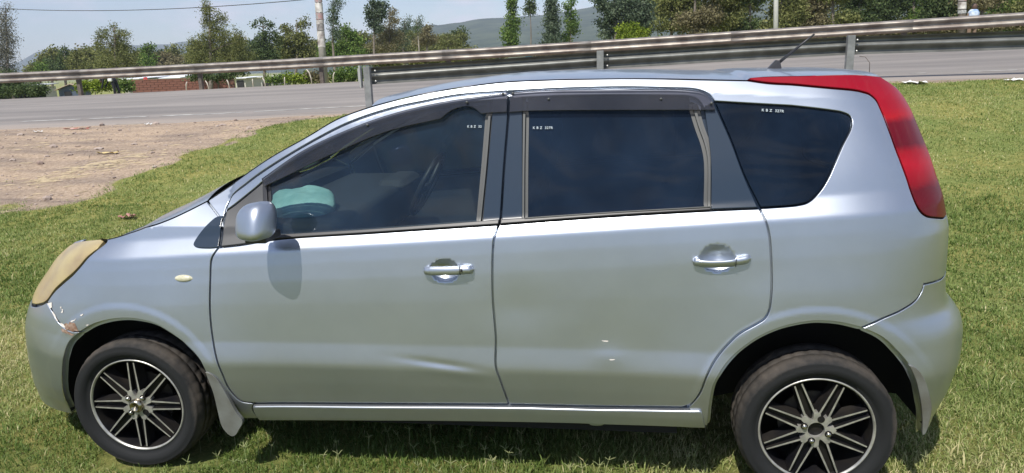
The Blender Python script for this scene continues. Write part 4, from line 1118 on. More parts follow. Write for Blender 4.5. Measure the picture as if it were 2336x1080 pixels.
# stones and clods on the bare shoulder
V = []; F = []; nst = 0
ico = bmesh.new(); bmesh.ops.create_icosphere(ico, subdivisions=1, radius=1); iv = np.array([tuple(v.co) for v in ico.verts]); if_ = np.array([[v.index for v in f.verts] for f in ico.faces]); ico.free()
n = 2600; x = rng.uniform(-13, 0, n); y = rng.uniform(3.5, 10.2, n); k = (grassmask(x, y) < .5) & (y < np.interp(x, NEX, NEY)+.05); x, y = x[k], y[k]
rad = rng.uniform(.006, .022, len(x))*(1+2.2*(rng.uniform(0, 1, len(x)) < .05))
for i in range(len(x)):
    sc3 = rng.uniform(.6, 1.3, 3)*rad[i]*np.array([1, 1, .6]); V.append(iv*sc3*(1+rng.normal(0, .08, (len(iv), 1)))+np.array([x[i], y[i], float(hgt(x[i], y[i]))+sc3[2]*.3])); F.append(if_+i*len(iv))
me = np_mesh('gravel', np.vstack(V), np.vstack(F), simple('pale_stone', (.42, .35, .30), .95, col2=(.24, .18, .15), nscale=3), False)
tag(link('gravel', me), 'loose stones and clods on the bare earth shoulder', 'gravel', kind='stuff')

# straw blown along the bare earth
V = []; F = []
pa_ = ground_hit(60, 418); pb_ = ground_hit(345, 352)
for i in range(240):
    t = rng.uniform(0, 1); p = pa_*(1-t)+pb_*t+np.array([rng.normal(0, .22), rng.normal(0, .16), 0]) if i < 130 else np.array([rng.uniform(-9, -1), rng.uniform(4, 9), 0])
    if grassmask(p[0], p[1]) > .6: continue
    p[2] = float(hgt(p[0], p[1]))+.006; a = rng.normal(.25, .5); l = rng.uniform(.03, .16); w_ = .0035
    d = np.array([math.cos(a)*l, math.sin(a)*l, .006]); q_ = np.array([-math.sin(a)*w_, math.cos(a)*w_, 0]); b0 = len(V)
    V += [p-d-q_, p-d+q_, p+d+q_, p+d-q_, p+np.array([0, 0, .012])]; F += [(b0, b0+1, b0+4), (b0+1, b0+2, b0+4), (b0+2, b0+3, b0+4), (b0+3, b0, b0+4)]
o = mk('dry_straw', V, F, simple('pale_straw', (.50, .41, .27), .9), None, False); tag(o, 'pale dry straw strewn over the bare earth', 'straw', kind='stuff')
# litter
def litter(u, v, size, flat, mat, label, seed, name='litter'):
    r_ = np.random.default_rng(seed); p = ground_hit(u, v); n = 9
    V = []; F = []
    for i in range(n):
        for j in range(5):
            V.append((p[0]+(i/(n-1)-.5)*size[0]+r_.normal(0, size[0]*.04), p[1]+(j/4-.5)*size[1]*(1-.5*abs(i/(n-1)-.5))+r_.normal(0, .006), p[2]+.02+abs(r_.normal(0, flat))+.012*math.sin(i*1.4+j)))
    for i in range(n-1):
        for j in range(4): F.append((i*5+j, (i+1)*5+j, (i+1)*5+j+1, i*5+j+1))
    o = mk(name, V, F, mat, None, False); s_ = o.modifiers.new('s', 'SOLIDIFY'); s_.thickness = .002
    tag(o, label, 'litter'); return o
WP = simple('white_plastic', (.75, .75, .73), .5); BRP = simple('torn_packaging', (.50, .42, .38), .6, col2=(.33, .10, .07), nscale=9)
litter(291, 500, (.17, .10), .022, BRP, 'crumpled brown and white wrapper on the grass beyond the bonnet', 1)
litter(2086, 192, (.36, .22), .015, WP, 'crumpled white plastic bag at the grass edge right of the tail lamp', 2, 'plastic_bag')
litter(2312, 186, (.26, .14), .012, WP, 'small white scrap on the grass edge at the far right', 3)
for k_, (u, v, s_, lb) in enumerate(((88, 303, .16, 'white scrap on the road edge at the far left'), (175, 296, .5, 'flattened pale cardboard strip on the road edge'), (338, 286, .14, 'small pale scrap on the bare shoulder'), (245, 352, .35, 'dry yellow straw lying on the bare earth'), (790, 183, .3, 'white scrap beyond the road beside the bushes'), (1870, 130, .5, 'pale sheet lying on the tarmac under the near guardrail'))):
    litter(u, v, (s_, .07), .006, BRP if k_ == 1 else (simple('straw', (.5, .4, .2), .9) if k_ == 3 else WP), lb, 10+k_)

# ------------------------------------------------------------------ guard rails
GALV = simple('galvanised_steel', (.30, .30, .29), .42, metal=.75, noise=.25, nscale=5, bump=.1, bscale=8)
GALVB = simple('weathered_galvanised_steel', (.20, .205, .195), .5, metal=.55, noise=.35, nscale=4)
GALVC = simple('dusty_galvanised_steel', (.36, .33, .29), .5, metal=.55, col2=(.20, .17, .15), nscale=3)
POSTM = simple('grey_post_steel', (.30, .31, .31), .55, metal=.4, noise=.3, nscale=8)
OLDPOST = simple('brown_weathered_post', (.15, .125, .105), .8, noise=.4, nscale=10)
# W-beam section: (depth towards the road, height)
WB = [(-.012, .156), (.0, .150), (.050, .128), (.078, .110), (.082, .088), (.075, .068), (.028, .034), (.008, .018), (.005, 0), (.008, -.018), (.028, -.034), (.075, -.068), (.082, -.088), (.078, -.110), (.050, -.128), (.0, -.150), (-.012, -.156)]
def beam(pts, side, name, mat, parent):
    P = [Vector(p) for p in pts]; V = []; F = []; n = len(WB)
    for i, p in enumerate(P):
        d = (P[min(i+1, len(P)-1)]-P[max(i-1, 0)]); d.z = 0; d.normalize(); nrm = Vector((-d.y, d.x, 0))*side
        for a, h in WB: V.append(p+nrm*a+Vector((0, 0, h-.155)))
    m_ = len(V)
    V += [v-Vector((0, side*.004, 0)) for v in V]
    for i in range(len(P)-1):
        for j in range(n-1):
            f = (i*n+j, (i+1)*n+j, (i+1)*n+j+1, i*n+j+1)
            F.append(f if side < 0 else tuple(reversed(f)))
            F.append(tuple(reversed([x_+m_ for x_ in F[-1]])))
    for e_ in (0, len(P)-1):
        for j in range(n-1): F.append((e_*n+j, e_*n+j+1, m_+e_*n+j+1, m_+e_*n+j))
    return mk(name, V, F, mat, parent, True)
def interp_line(K, x):
    K = np.array(K); return np.array([x, np.interp(x, K[:, 0], K[:, 1]), np.interp(x, K[:, 0], K[:, 2])])
# near rail: seen from behind, posts on our side
NR_ = [at(u, v, Z) for u, v, Z in ((838, 155, 13.5), (1100, 137.5, 13.4), (1368, 119, 13.25), (1650, 101, 13.05), (1940, 84, 12.8), (2150, 77, 12.6), (2336, 70.5, 12.4), (2700, 56, 12.0))]
nr = empty('guardrail', tuple(NR_[0]*[1, 1, 0]+[0, 0, .9]), label='dark near guardrail seen from behind, ending in a post at its left end', cat='guardrail', group='roadside guardrails')
def child_of(o, par): o.parent = par; o.matrix_parent_inverse = Matrix.Translation(-par.location); return o
n_b = [(-2.64, 1.72), (1.72, 6.08), (6.08, 10.4), (10.4, 12.2)]
for k_, (a, b_) in enumerate(n_b):
    pts = [interp_line(NR_, x) for x in np.linspace(a-(.0 if k_ == 0 else .12), min(b_+.12, NR_[-1][0]), 16)]
    pts = [p+np.array([0, .003*k_, 0]) for p in pts]
    child_of(beam(pts, 1, 'rail_beam', GALVB, None), nr)
for k_, (u, vt, h_) in enumerate(((840, 155, .74), (1367, 118, .76), (1940, 81, .80))):
    p = interp_line(NR_, [-2.62, 1.68, 6.07][k_]); p[1] -= .02
    zg = float(hgt(p[0], p[1]))-.1; zt_ = p[2]+.02
    m = MB(); w_ = .062
    m.box((p[0], p[1]-.13, (zg+zt_)/2), (w_, .005, (zt_-zg)/2)); m.box((p[0]-w_+.004, p[1]-.075, (zg+zt_)/2), (.004, .05, (zt_-zg)/2)); m.box((p[0]+w_-.004, p[1]-.075, (zg+zt_)/2), (.004, .05, (zt_-zg)/2))
    m.box((p[0], p[1]-.015, p[2]-.16), (.05, .012, .10))
    child_of(m.build('post', POSTM, None, False, bevel=.003), nr)
    for dz in (-.06, -.25):
        child_of(MB().lathe([(.016, -.0), (.016, -.012), (0, -.014)], 8, c=(p[0]+.13, p[1]-.012, p[2]+dz)).build('bolt', simple('bright_bolt', (.7, .7, .68), .4, metal=.5), None, True), nr)
# end plate at the left end
p = interp_line(NR_, -2.64)
child_of(MB().box((p[0]-.09, p[1]-.16, p[2]-.16), (.015, .06, .20)).box((p[0]-.13, p[1]-.10, p[2]-.13), (.03, .02, .12)).build('end_plate', simple('pale_plate', (.42, .43, .42), .5, metal=.3), None, False, bevel=.004), nr)
p = interp_line(NR_, 6.2); pc = [(p[0]+.02, p[1]-.14, p[2]-.34), (p[0]+.12, p[1]-.15, p[2]-.36), (p[0]+.2, p[1]-.15, p[2]-.46), (p[0]+.21, p[1]-.14, p[2]-.62)]
child_of(MB().tube(pc, .006, 5).build('loose_wire', OLDPOST, None, True), nr)

# far rail: faces the road and us
FR_ = [at(u, v, Z) for u, v, Z in ((-700, 198, 25), (-300, 181, 24), (0, 167.5, 23), (200, 158.5, 22.8), (437, 146.5, 22.5), (640, 136, 22.1), (840, 124, 21.5), (1100, 109.5, 20.8), (1368, 92.5, 20), (1650, 73.5, 19.3), (1940, 54, 18.5), (2150, 40.5, 17.9), (2336, 28.5, 17.4), (2800, 0, 16.2))]
fr = empty('guardrail', tuple(FR_[4]*[1, 1, 0]+[0, 0, 1.0]), label='long dusty guardrail along the far side of the road, its ridges facing us', cat='guardrail', group='roadside guardrails')
xs = np.arange(FR_[0][0]+.2, FR_[-1][0], 4.03); x0_ = -14.95+.0
xs = [x0_+4.03*k for k in range(-3, 8)]
for k_ in range(len(xs)-1):
    pts = [interp_line(FR_, x)+np.array([0, .004*(k_ % 2), 0]) for x in np.linspace(xs[k_]-.15, xs[k_+1]+.15, 10)]
    child_of(beam(pts, -1, 'rail_beam', GALVC, None), fr)
for x in xs:
    p = interp_line(FR_, x); zg = float(hgt(p[0], p[1]+.1))-.15
    m = MB(); m.box((p[0], p[1]+.09, (zg+p[2]-.02)/2), (.055, .06, (p[2]-.02-zg)/2)); child_of(m.build('post', OLDPOST, None, False, bevel=.004), fr)

# ------------------------------------------------------------------ hills
def hill(trace, Z, name, base_v, mat, rough=3, depth=.45):
    """a ridge line at distance Z, its slope running down towards us"""
    T = np.array(trace, float); us = np.arange(T[0, 0], T[-1, 0]+1, 12); vs = np.interp(us, T[:, 0], T[:, 1])
    V = []; nr_ = 16
    for i, (u, v) in enumerate(zip(us, vs)):
        v = v+(vnoise(np.array(u/17.), np.array(3.), 4)-.5)*rough+(vnoise(np.array(u/55.), np.array(7.), 4)-.5)*rough*1.2
        top = at(u, v, Z); foot = at(u, base_v, Z*depth); foot[2] = -6
        for k in range(nr_+1):
            t = k/nr_; p = foot+(top-foot)*t
            gul = (fbm(np.array(u/90.), np.array(t*2.2), 4, 8)-.47)*.32*t*(1-t)*4
            p[2] = foot[2]+(top[2]-foot[2])*max(0, min(1.0, t**1.15+gul*.35))
            V.append(p)
        back = top+ray(u, v)*Z*.25; back[2] = -10; V.append(back)
    n = nr_+2
    F = np.array([(i*n+j, (i+1)*n+j, (i+1)*n+j+1, i*n+j+1) for i in range(len(us)-1) for j in range(n-1)])
    o = link(name, np_mesh(name, np.array(V), F, mat, True)); tag(o, kind='structure'); return o, us, vs
def hillmat():
    m, nt, b = mat_new('scrub_hillside'); N = nt.nodes; L = nt.links; b.inputs['Roughness'].default_value = 1; b.inputs['Specular IOR Level'].default_value = .05
    t = N.new('ShaderNodeTexCoord'); n = N.new('ShaderNodeTexNoise'); n.inputs['Scale'].default_value = .02; n.inputs['Detail'].default_value = 9; n.inputs['Roughness'].default_value = .7; L.new(t.outputs['Object'], n.inputs['Vector'])
    r = N.new('ShaderNodeValToRGB'); e = r.color_ramp.elements; e[0].position = .4; e[0].color = (.022, .038, .026, 1); e[1].position = .68; e[1].color = (.085, .105, .065, 1); L.new(n.outputs[0], r.inputs[0]); L.new(r.outputs[0], b.inputs['Base Color']); return m
HM = hillmat()
hill([(-900, 150), (-300, 165), (20, 150), (55, 133), (85, 119), (140, 116), (200, 112), (300, 103), (400, 99), (460, 95), (560, 92), (700, 90), (850, 84), (1000, 80), (1300, 80), (2600, 60)], 2500, 'far_hill', 200, HM, 3, .6)
hill([(640, 150), (760, 100), (860, 72), (960, 57), (1000, 56), (1040, 51), (1100, 45), (1150, 41), (1200, 36), (1250, 33), (1290, 26), (1330, 18), (1400, 5), (1500, -14), (1800, -50), (2200, -70), (3000, -60)], 1300, 'near_hill', 170, HM, 4, .42)

# ------------------------------------------------------------------ trees
def leafmat(name, c, c2, dark=.45):
    m, nt, b = mat_new(name); N = nt.nodes; L = nt.links
    at_ = N.new('ShaderNodeAttribute'); at_.attribute_name = 'rnd'
    r = N.new('ShaderNodeValToRGB'); e = r.color_ramp.elements; e[0].position = 0; e[0].color = (*[x_*dark for x_ in c], 1); e[1].position = 1; e[1].color = (*c2, 1); x_ = e.new(.5); x_.color = (*c, 1)
    L.new(at_.outputs['Fac'], r.inputs[0])
    df = N.new('ShaderNodeBsdfDiffuse'); tl = N.new('ShaderNodeBsdfTranslucent'); L.new(r.outputs[0], df.inputs[0]); L.new(r.outputs[0], tl.inputs[0])
    a = N.new('ShaderNodeMixShader'); a.inputs[0].default_value = .3; L.new(df.outputs[0], a.inputs[1]); L.new(tl.outputs[0], a.inputs[2]); L.new(a.outputs[0], nt.nodes['Material Output'].inputs[0]); return m
LM = {'dark': leafmat('dark_leaves', (.075, .11, .045), (.16, .20, .09)), 'olive': leafmat('olive_leaves', (.15, .17, .06), (.29, .29, .12)),
      'green': leafmat('green_leaves', (.10, .17, .04), (.24, .31, .09)), 'grey': leafmat('greyish_leaves', (.17, .17, .14), (.32, .31, .26)),
      'brown': leafmat('brownish_leaves', (.18, .16, .09), (.31, .28, .16)), 'lime': leafmat('lime_leaves', (.17, .24, .03), (.36, .42, .07)), 'blue': leafmat('bluish_leaves', (.08, .115, .07), (.19, .23, .15))}
BARK = simple('bark', (.20, .17, .14), .95, noise=.4, nscale=3); PALEBARK = simple('pale_bark', (.38, .34, .29), .95, noise=.4, nscale=3)
def tree(u, vbase, Z, blobs, mat, label, name='tree', leaf=4.2, dens=1.0, trunk=(None, 3.5), group='trees beyond the road', bark=BARK, droop=0.0, seed=None, cat='tree', clump=1.0):
    """blobs: (u, v, ru, rv) crown lobes in picture units at distance Z; each becomes a volume of leaf sprays carried by its own limb"""
    r_ = np.random.default_rng(seed if seed is not None else int(u*13+Z*7+len(blobs)))
    px = Z/FPX; leaf = leaf*.86
    base = at(u, vbase, Z)
    gz_ = float(hgt(base[0], base[1])); 
    base = np.array([base[0], base[1], min(base[2], gz_+1.5)-.3 if base[2] > gz_ else gz_-.2]); base[2] = gz_-.2
    root = empty(name, tuple(base), label=label, cat=cat, group=group)
    C_ = []; Rn = []
    side = _R; fw = np.array([_F[0], _F[1], 0]); fw /= np.linalg.norm(fw); up = np.array([0, 0, 1.0])
    side = np.cross(fw, up)
    V = []; cents = []
    for (bu, bv, ru, rv) in blobs:
        dj = r_.uniform(-.6, .6)*ru*px
        c = at(bu, bv, Z)+fw*dj; cents.append((c, ru*px, rv*px))
        n = int(max(60, 3.1*ru*rv*9.5/(leaf*leaf)*dens))
        nc = max(4, int(n/14))
        # leaf sprays gather in clumps spread through the lobe
        q = r_.normal(0, 1, (nc, 3)); q /= np.linalg.norm(q, axis=1)[:, None]; q *= (r_.uniform(0, 1, (nc, 1))**.42)*r_.uniform(.8, 1.18, (nc, 1))
        cc = c+side*(q[:, :1]*ru*px)+fw*(q[:, 1:2]*ru*px)+up*(q[:, 2:]*rv*px)
        ct = np.clip(.5+r_.normal(0, .25, nc), 0, 1)
        k = r_.integers(0, nc, n)
        sp = leaf*px*1.5*clump
        pp = cc[k]+r_.normal(0, 1, (n, 3))*sp*np.array([1, 1, .75])
        C_.append(pp); Rn.append(np.clip(ct[k]*.7+r_.uniform(0, .45, n), 0, 1))
    P = np.vstack(C_); R_ = np.concatenate(Rn); n = len(P)
    a = r_.normal(0, 1, (n, 3)); a[:, 2] -= droop*2; a /= np.linalg.norm(a, axis=1)[:, None]
    b2 = np.cross(a, r_.normal(0, 1, (n, 3))); b2 /= np.linalg.norm(b2, axis=1)[:, None]+1e-9
    s_ = leaf*px*r_.uniform(.55, 1.25, n)[:, None]; asp = .55 if droop == 0 else .3
    V = np.stack([P-a*s_*.75, P+b2*s_*asp, P+a*s_*.75, P-b2*s_*asp*.8], 1).reshape(-1, 3)
    o_ = np.arange(n)*4; F = np.stack([o_, o_+1, o_+2, o_+3], -1)
    me_ = np_mesh('crown', V-base, F, LM[mat], False, {'rnd': np.repeat(R_, 4)}); link('crown', me_, root)
    # trunk and limbs
    top = min(b_[1]-b_[3]*.6 for b_ in blobs); tu = np.mean([b_[0] for b_ in blobs]) if trunk[0] is None else trunk[0]
    tp = at(tu, top, Z); mid = base*.45+tp*.55+side*r_.normal(0, .02)*(tp[2]-base[2]); r0 = trunk[1]*px
    m_ = MB(); pts = [base, base*.75+mid*.25+side*r0*.4, mid, mid*.4+tp*.6, tp]; pts = [Vector(p-base) for p in pts]
    m_.tube(pts, [r0*1.15, r0*.95, r0*.7, r0*.4, r0*.12], 7)
    for c, ru, rv in cents[:14]:
        h_ = np.clip((c[2]-rv*.7-base[2])/(tp[2]-base[2]+1e-6), .15, .9); st = base+(mid-base)*min(1, h_/.55) if h_ < .55 else mid+(tp-mid)*((h_-.55)/.45)
        m_.tube([Vector(st-base), Vector((st+c)/2-base+up*.06*rv), Vector(c-base)], [r0*.35, r0*.22, r0*.08], 5)
    m_.build('trunk', bark, root, True)
    return root
def col(u, v0, v1, w0, w1, n, seed, jit=.35, lean=0):
    r_ = np.random.default_rng(seed); out = []
    for i in range(n):
        t = i/(n-1); w_ = w0+(w1-w0)*t; out.append((u+r_.normal(0, jit)*w_+lean*(1-t), v0+(v1-v0)*t, w_*r_.uniform(.75, 1.2), (v1-v0)/n*r_.uniform(.75, 1.1)))
    return out
# left: bare casuarina, leaning over the frame edge
tree(14, 225, 48, col(12, 22, 200, 5, 34, 13, 1, .55), 'grey', 'tall grey feathery casuarina at the left edge of the picture', 'casuarina_tree', 3.6, 1.3, (12, 3.2), droop=.3, clump=1.8)
tree(30, 225, 47, [(12, 180, 32, 22), (38, 190, 18, 20), (0, 205, 30, 20)], 'dark', 'low dark bushy tree under the grey casuarina', 'bushy_tree', 4, .9)
tree(88, 215, 85, [(90, 160, 14, 20), (80, 175, 12, 15), (104, 172, 10, 14)], 'green', 'small rounded green tree just right of the grey casuarina', 'small_tree', 3.6)
tree(116, 215, 88, [(114, 145, 8, 14), (120, 160, 11, 18)], 'dark', 'narrow dark tree with a rounded tip beside the small green tree', 'small_tree', 3.4)
tree(148, 215, 80, [(147, 118, 8, 12), (145, 140, 17, 16), (158, 155, 18, 18), (140, 160, 16, 15)], 'dark', 'dark tree with a knob-like top left of the olive trees', 'small_tree', 3.8)
tree(190, 215, 76, [(178, 130, 15, 18), (200, 128, 14, 17), (215, 145, 14, 16), (180, 150, 22, 16), (205, 158, 24, 16)], 'olive', 'broad greyish olive tree behind the blue shed', 'broad_tree', 3.8)
tree(262, 215, 60, [(254, 62, 8, 9), (240, 78, 16, 11), (228, 95, 12, 16), (275, 76, 14, 9), (291, 80, 8, 7), (262, 98, 24, 18), (250, 120, 22, 20), (278, 118, 26, 20), (264, 145, 36, 22), (292, 140, 14, 22), (236, 140, 16, 18)], 'olive', 'tall olive tree with an open ragged top left of the low houses', 'ragged_tree', 3.8, .95, (262, 4.5), droop=.2)
tree(338, 215, 80, [(341, 108, 9, 10), (332, 118, 12, 14), (340, 138, 18, 16)], 'green', 'small tree with a rounded green top right of the ragged olive tree', 'small_tree', 3.6)
tree(375, 215, 82, [(360, 135, 16, 12), (385, 132, 18, 12), (405, 140, 16, 12), (372, 150, 34, 12)], 'brown', 'low brownish-green tree above the white roofs', 'low_tree', 3.6)
tree(478, 212, 52, [(468, 14, 8, 16), (478, 30, 16, 16), (470, 52, 14, 15), (505, 42, 14, 14), (492, 62, 22, 16), (480, 85, 28, 18), (458, 100, 22, 18), (510, 85, 24, 20), (545, 95, 14, 30), (500, 115, 46, 22), (455, 130, 28, 20), (540, 130, 34, 20), (500, 145, 60, 18)], 'olive', 'tallest ragged olive tree left of the power pole', 'ragged_tree', 3.8, .95, (478, 5), droop=.2)
tree(602, 205, 56, [(580, 56, 5, 8), (598, 50, 8, 7), (618, 58, 9, 9), (602, 82, 16, 14), (600, 105, 19, 18), (628, 90, 8, 20), (598, 130, 24, 20), (622, 128, 18, 18)], 'dark', 'dark leafy tree with spreading twigs left of the power pole', 'leafy_tree', 4, .85, (600, 4))
tree(668, 203, 60, [(655, 68, 13, 11), (685, 58, 7, 12), (700, 52, 5, 12), (672, 88, 22, 16), (645, 100, 18, 18), (690, 95, 22, 22), (660, 122, 34, 20), (698, 128, 24, 20)], 'olive', 'yellowish olive tree with two thin leaning tips left of the power pole', 'broad_tree', 3.8)
tree(765, 200, 45, [(768, 8, 14, 12), (762, 28, 14, 14), (758, 46, 12, 14), (764, 66, 12, 16), (770, 84, 14, 14)], 'blue', 'tall dark windswept tree just right of the power pole', 'windswept_tree', 4, 1.0, (762, 3.5), droop=.5)
tree(795, 200, 52, [(785, 75, 18, 16), (805, 95, 20, 18), (780, 110, 24, 20), (812, 125, 26, 18), (750, 120, 24, 26), (790, 140, 40, 16)], 'green', 'rounded mid-green tree between the power pole and the near rail end', 'broad_tree', 4)
tree(852, 200, 56, [(856, 10, 11, 14), (845, 30, 12, 16), (862, 38, 13, 16), (848, 54, 12, 14), (876, 12, 8, 12), (872, 32, 9, 14), (858, 66, 14, 12)], 'blue', 'tall dark poplar-like tree with a split top', 'poplar_tree', 3.8, 1.1, (855, 3.2))
tree(888, 200, 58, [(895, 28, 10, 12), (898, 46, 14, 14), (888, 66, 20, 16), (870, 88, 26, 16), (900, 88, 24, 18), (880, 108, 40, 14)], 'brown', 'brown-tinged tree right of the split poplar', 'brown_tree', 3.6, .95, droop=.3)
tree(925, 200, 64, [(932, 46, 8, 7), (926, 60, 12, 9), (918, 78, 16, 14), (920, 98, 20, 14)], 'blue', 'small dark tree leaning right, below the ridge', 'windswept_tree', 3.6, .9, droop=.4)
tree(952, 118, 70, [(962, 44, 5, 8), (955, 56, 9, 10), (949, 68, 9, 10)], 'dark', 'thin pale-stemmed tree with a torch-like crown', 'thin_tree', 3.4, .9, (950, 2.2), bark=PALEBARK, droop=.5)
tree(978, 200, 74, [(975, 68, 12, 11), (968, 84, 16, 12), (985, 88, 14, 12), (960, 98, 30, 8)], 'brown', 'round brownish tree right of the torch-shaped tree', 'small_tree', 3.4)
tree(1022, 200, 78, [(1022, 88, 11, 10), (1015, 98, 16, 8), (1045, 98, 14, 7), (1003, 92, 4, 14)], 'olive', 'low rounded olive tree in front of the hill', 'small_tree', 3.4)
tree(1167, 190, 60, col(1168, 5, 98, 11, 22, 7, 5, .18), 'green', 'columnar green tree standing against the hill', 'columnar_tree', 3.8, 1.1, (1168, 3))
tree(1208, 190, 62, [(1211, 6, 9, 7), (1205, 16, 9, 8), (1216, 18, 9, 8), (1209, 28, 12, 7)], 'dark', 'thin bare-trunked tree with a small round crown', 'bare_trunk_tree', 3.6, 1.1, (1209, 2.0))
tree(1260, 190, 58, col(1258, 2, 96, 12, 21, 8, 9, .2), 'blue', 'tall dark conical tree against the hill', 'conical_tree', 3.8, 1.15, (1260, 3.5))
tree(1305, 190, 60, col(1304, 4, 88, 8, 20, 7, 14, .3), 'green', 'pale green slender tree right of the dark conical tree', 'slender_tree', 3.8, .8, (1303, 2.2))
tree(1400, 190, 48, [(1375, 5, 26, 20), (1400, 30, 30, 22), (1385, 55, 22, 20), (1430, 10, 34, 24), (1450, 40, 36, 24), (1395, 78, 26, 14), (1425, 65, 30, 20), (1470, 60, 26, 24), (1480, 20, 26, 26)], 'blue', 'large dark bluish tree at the left end of the roadside grove', 'large_tree', 4.6, 1.1, (1400, 7))
tree(1440, 190, 40, [(1418, 68, 16, 10), (1440, 66, 20, 12), (1462, 74, 18, 9), (1440, 84, 40, 12)], 'lime', 'bright yellow-green bush behind the far rail', 'bush', 4.4, 1.2, group='bushes beyond the road', cat='bush')
# right: the grove, one tree after another, two rows
gr = [(1530, 'olive', 'olive tree second from the left in the grove'), (1590, 'brown', 'brownish grove tree left of the white pole'), (1655, 'olive', 'yellowish grove tree left of the white pole, tallest of its pair'), (1715, 'dark', 'dark grove tree touching the white pole from the left'), (1790, 'olive', 'grove tree directly right of the white pole'),
      (1850, 'brown', 'dusty brown grove tree above the aerial'), (1905, 'olive', 'olive grove tree above the aerial tip'), (1965, 'dark', 'dark grove tree behind the right guardrail post'), (2030, 'dark', 'dark grove tree right of the guardrail post'), (2090, 'green', 'green grove tree left of the postered pole'),
      (2150, 'dark', 'dark grove tree touching the postered pole'), (2235, 'brown', 'brown grove tree right of the postered pole'), (2300, 'green', 'green grove tree near the right edge'), (2370, 'olive', 'grove tree at the right edge of the picture'), (2440, 'dark', 'grove tree just beyond the right edge')]
for k_, (u, mt, lb) in enumerate(gr):
    r_ = np.random.default_rng(100+k_)
    bl = [(u+r_.uniform(-34, 34), r_.uniform(-70, 60), r_.uniform(20, 34), r_.uniform(17, 28)) for _ in range(9)]+[(u+r_.uniform(-30, 30), r_.uniform(40, 80), r_.uniform(18, 28), r_.uniform(12, 18)) for _ in range(3)]
    tree(u, 120, r_.uniform(33, 42), bl, mt, lb, 'grove_tree', 4.6, .95, (u+r_.uniform(-8, 8), 4), group='trees of the roadside grove')
def mass(name, bl, mt, label, Z, leaf, dens):
    bk = tree(bl[0][0], 150, Z, bl, mt, label, name, leaf, dens)
    cr_ = [c for c in bk.children if c.name.startswith('crown')][0]
    cr_.parent = None; cr_.location = bk.location; cr_.name = name
    for c in list(bk.children): bpy.data.objects.remove(c)
    bpy.data.objects.remove(bk); tag(cr_, label, 'wood', kind='stuff')
r_ = np.random.default_rng(77)
for (mt, Z, nb, lb) in (('olive', 95, 120, 'distant olive tree belt beyond the village'), ('dark', 100, 34, 'distant darker tree belt beyond the village'), ('brown', 105, 26, 'distant brownish tree belt beyond the village')):
    bl = []
    for i in range(nb):
        u = r_.uniform(70, 1060); tp_ = 150-(u-70)*.045-r_.uniform(0, 1)**2*46
        if 290 < u < 440: tp_ += 10
        bl.append((u, tp_+14, r_.uniform(12, 26), r_.uniform(10, 18)))
    mass('tree_belt', bl, mt, lb, Z, 4.2, .9)
bl = []
r_ = np.random.default_rng(200)
for k_ in range(11):
    u = 1500+k_*90; bl += [(u+r_.uniform(-45, 45), r_.uniform(-90, 80), r_.uniform(28, 42), r_.uniform(22, 32)) for _ in range(8)]
mass('background_wood', bl, 'olive', 'dense wood behind the roadside grove', 56, 6, .7)

# undergrowth seen under and between the rails
for k_, (u0, u1, v, rv, mt, lb) in enumerate(((180, 250, 195, 14, 'lime', 'bright green bush right of the blue shed'), (268, 300, 196, 13, 'green', 'small leafy bush right of the bending person'), (430, 560, 172, 8, 'dark', 'dark hedge behind the brick wall'), (612, 650, 182, 10, 'green', 'grey-green bush right of the brick wall'), (652, 720, 180, 10, 'lime', 'low lime-green hedge left of the power pole'),
        (755, 830, 172, 16, 'green', 'leafy green bush at the end of the near guardrail'), (700, 745, 176, 12, 'brown', 'brown scrub around the foot of the power pole'), (850, 1150, 136, 11, 'olive', 'strip of olive scrub between the two guardrails'), (1220, 1380, 116, 10, 'brown', 'dry brown scrub between the two guardrails'), (1380, 1640, 104, 11, 'green', 'green scrub between the rails below the lime bush'),
        (1640, 1960, 84, 11, 'olive', 'olive scrub between the rails near the aerial'), (1960, 2400, 60, 13, 'brown', 'dry scrub between the rails at the right'), (0, 110, 206, 12, 'dark', 'dark scrub beyond the road at the far left'))):
    r_ = np.random.default_rng(300+k_); n = max(3, int((u1-u0)/16))
    bl = []
    for i in range(n):
        u = u0+(u1-u0)*(i+.5)/n; vv = v-(u-(u0+u1)/2)*(.062 if u1-u0 > 120 else .03)
        bl.append((u, vv+r_.normal(0, 2), (u1-u0)/n*.8, rv*r_.uniform(.7, 1.2)))
    tree((u0+u1)/2, v+18, 30 if v < 150 else 36, bl, mt, lb, 'bush', 4.2, 1.2, ((u0+u1)/2, 1.2), group='bushes beyond the road', cat='bush')

# ------------------------------------------------------------------ poles, wire
CONC = simple('weathered_concrete', (.36, .34, .31), .9, noise=.3, nscale=2); PAPER = simple('torn_posters', (.62, .60, .57), .8, col2=(.20, .17, .16), nscale=4); REDP = simple('faded_red_poster', (.36, .20, .19), .8, col2=(.26, .25, .25), nscale=9)
def pole(u0, v0, u1, v1, Z, rpx, label, mat, posters=()):
    a = at(u0, v0, Z); b = at(u1, v1, Z); a[2] = float(hgt(a[0], a[1]))-.1
    root = empty('utility_pole', tuple(a), label=label, cat='pole', group='poles beyond the road')
    px = Z/FPX; m = MB(); m.tube([(0, 0, 0), Vector(b-a)], [rpx*px*1.1, rpx*px*.85], 12); m.build('shaft', mat, root, True)
    for (t0, t1, mt) in posters:
        d = Vector(b-a); m = MB(); n = 8; V = []; 
        p0 = d*t0; p1 = d*t1; r0 = rpx*px*(1.1-.25*t0)+.004
        for k in range(n+1):
            t = -PI*.95+PI*.9*k/n+ (0)
            for p in (p0, p1): V.append(p+Vector((math.cos(t)*r0, math.sin(t)*r0, rng.normal(0, .02))))
        m.add(V, [(2*k, 2*k+2, 2*k+3, 2*k+1) for k in range(n)]); m.build('poster', mt, root, True)
    return root, a, b
ZP = 30
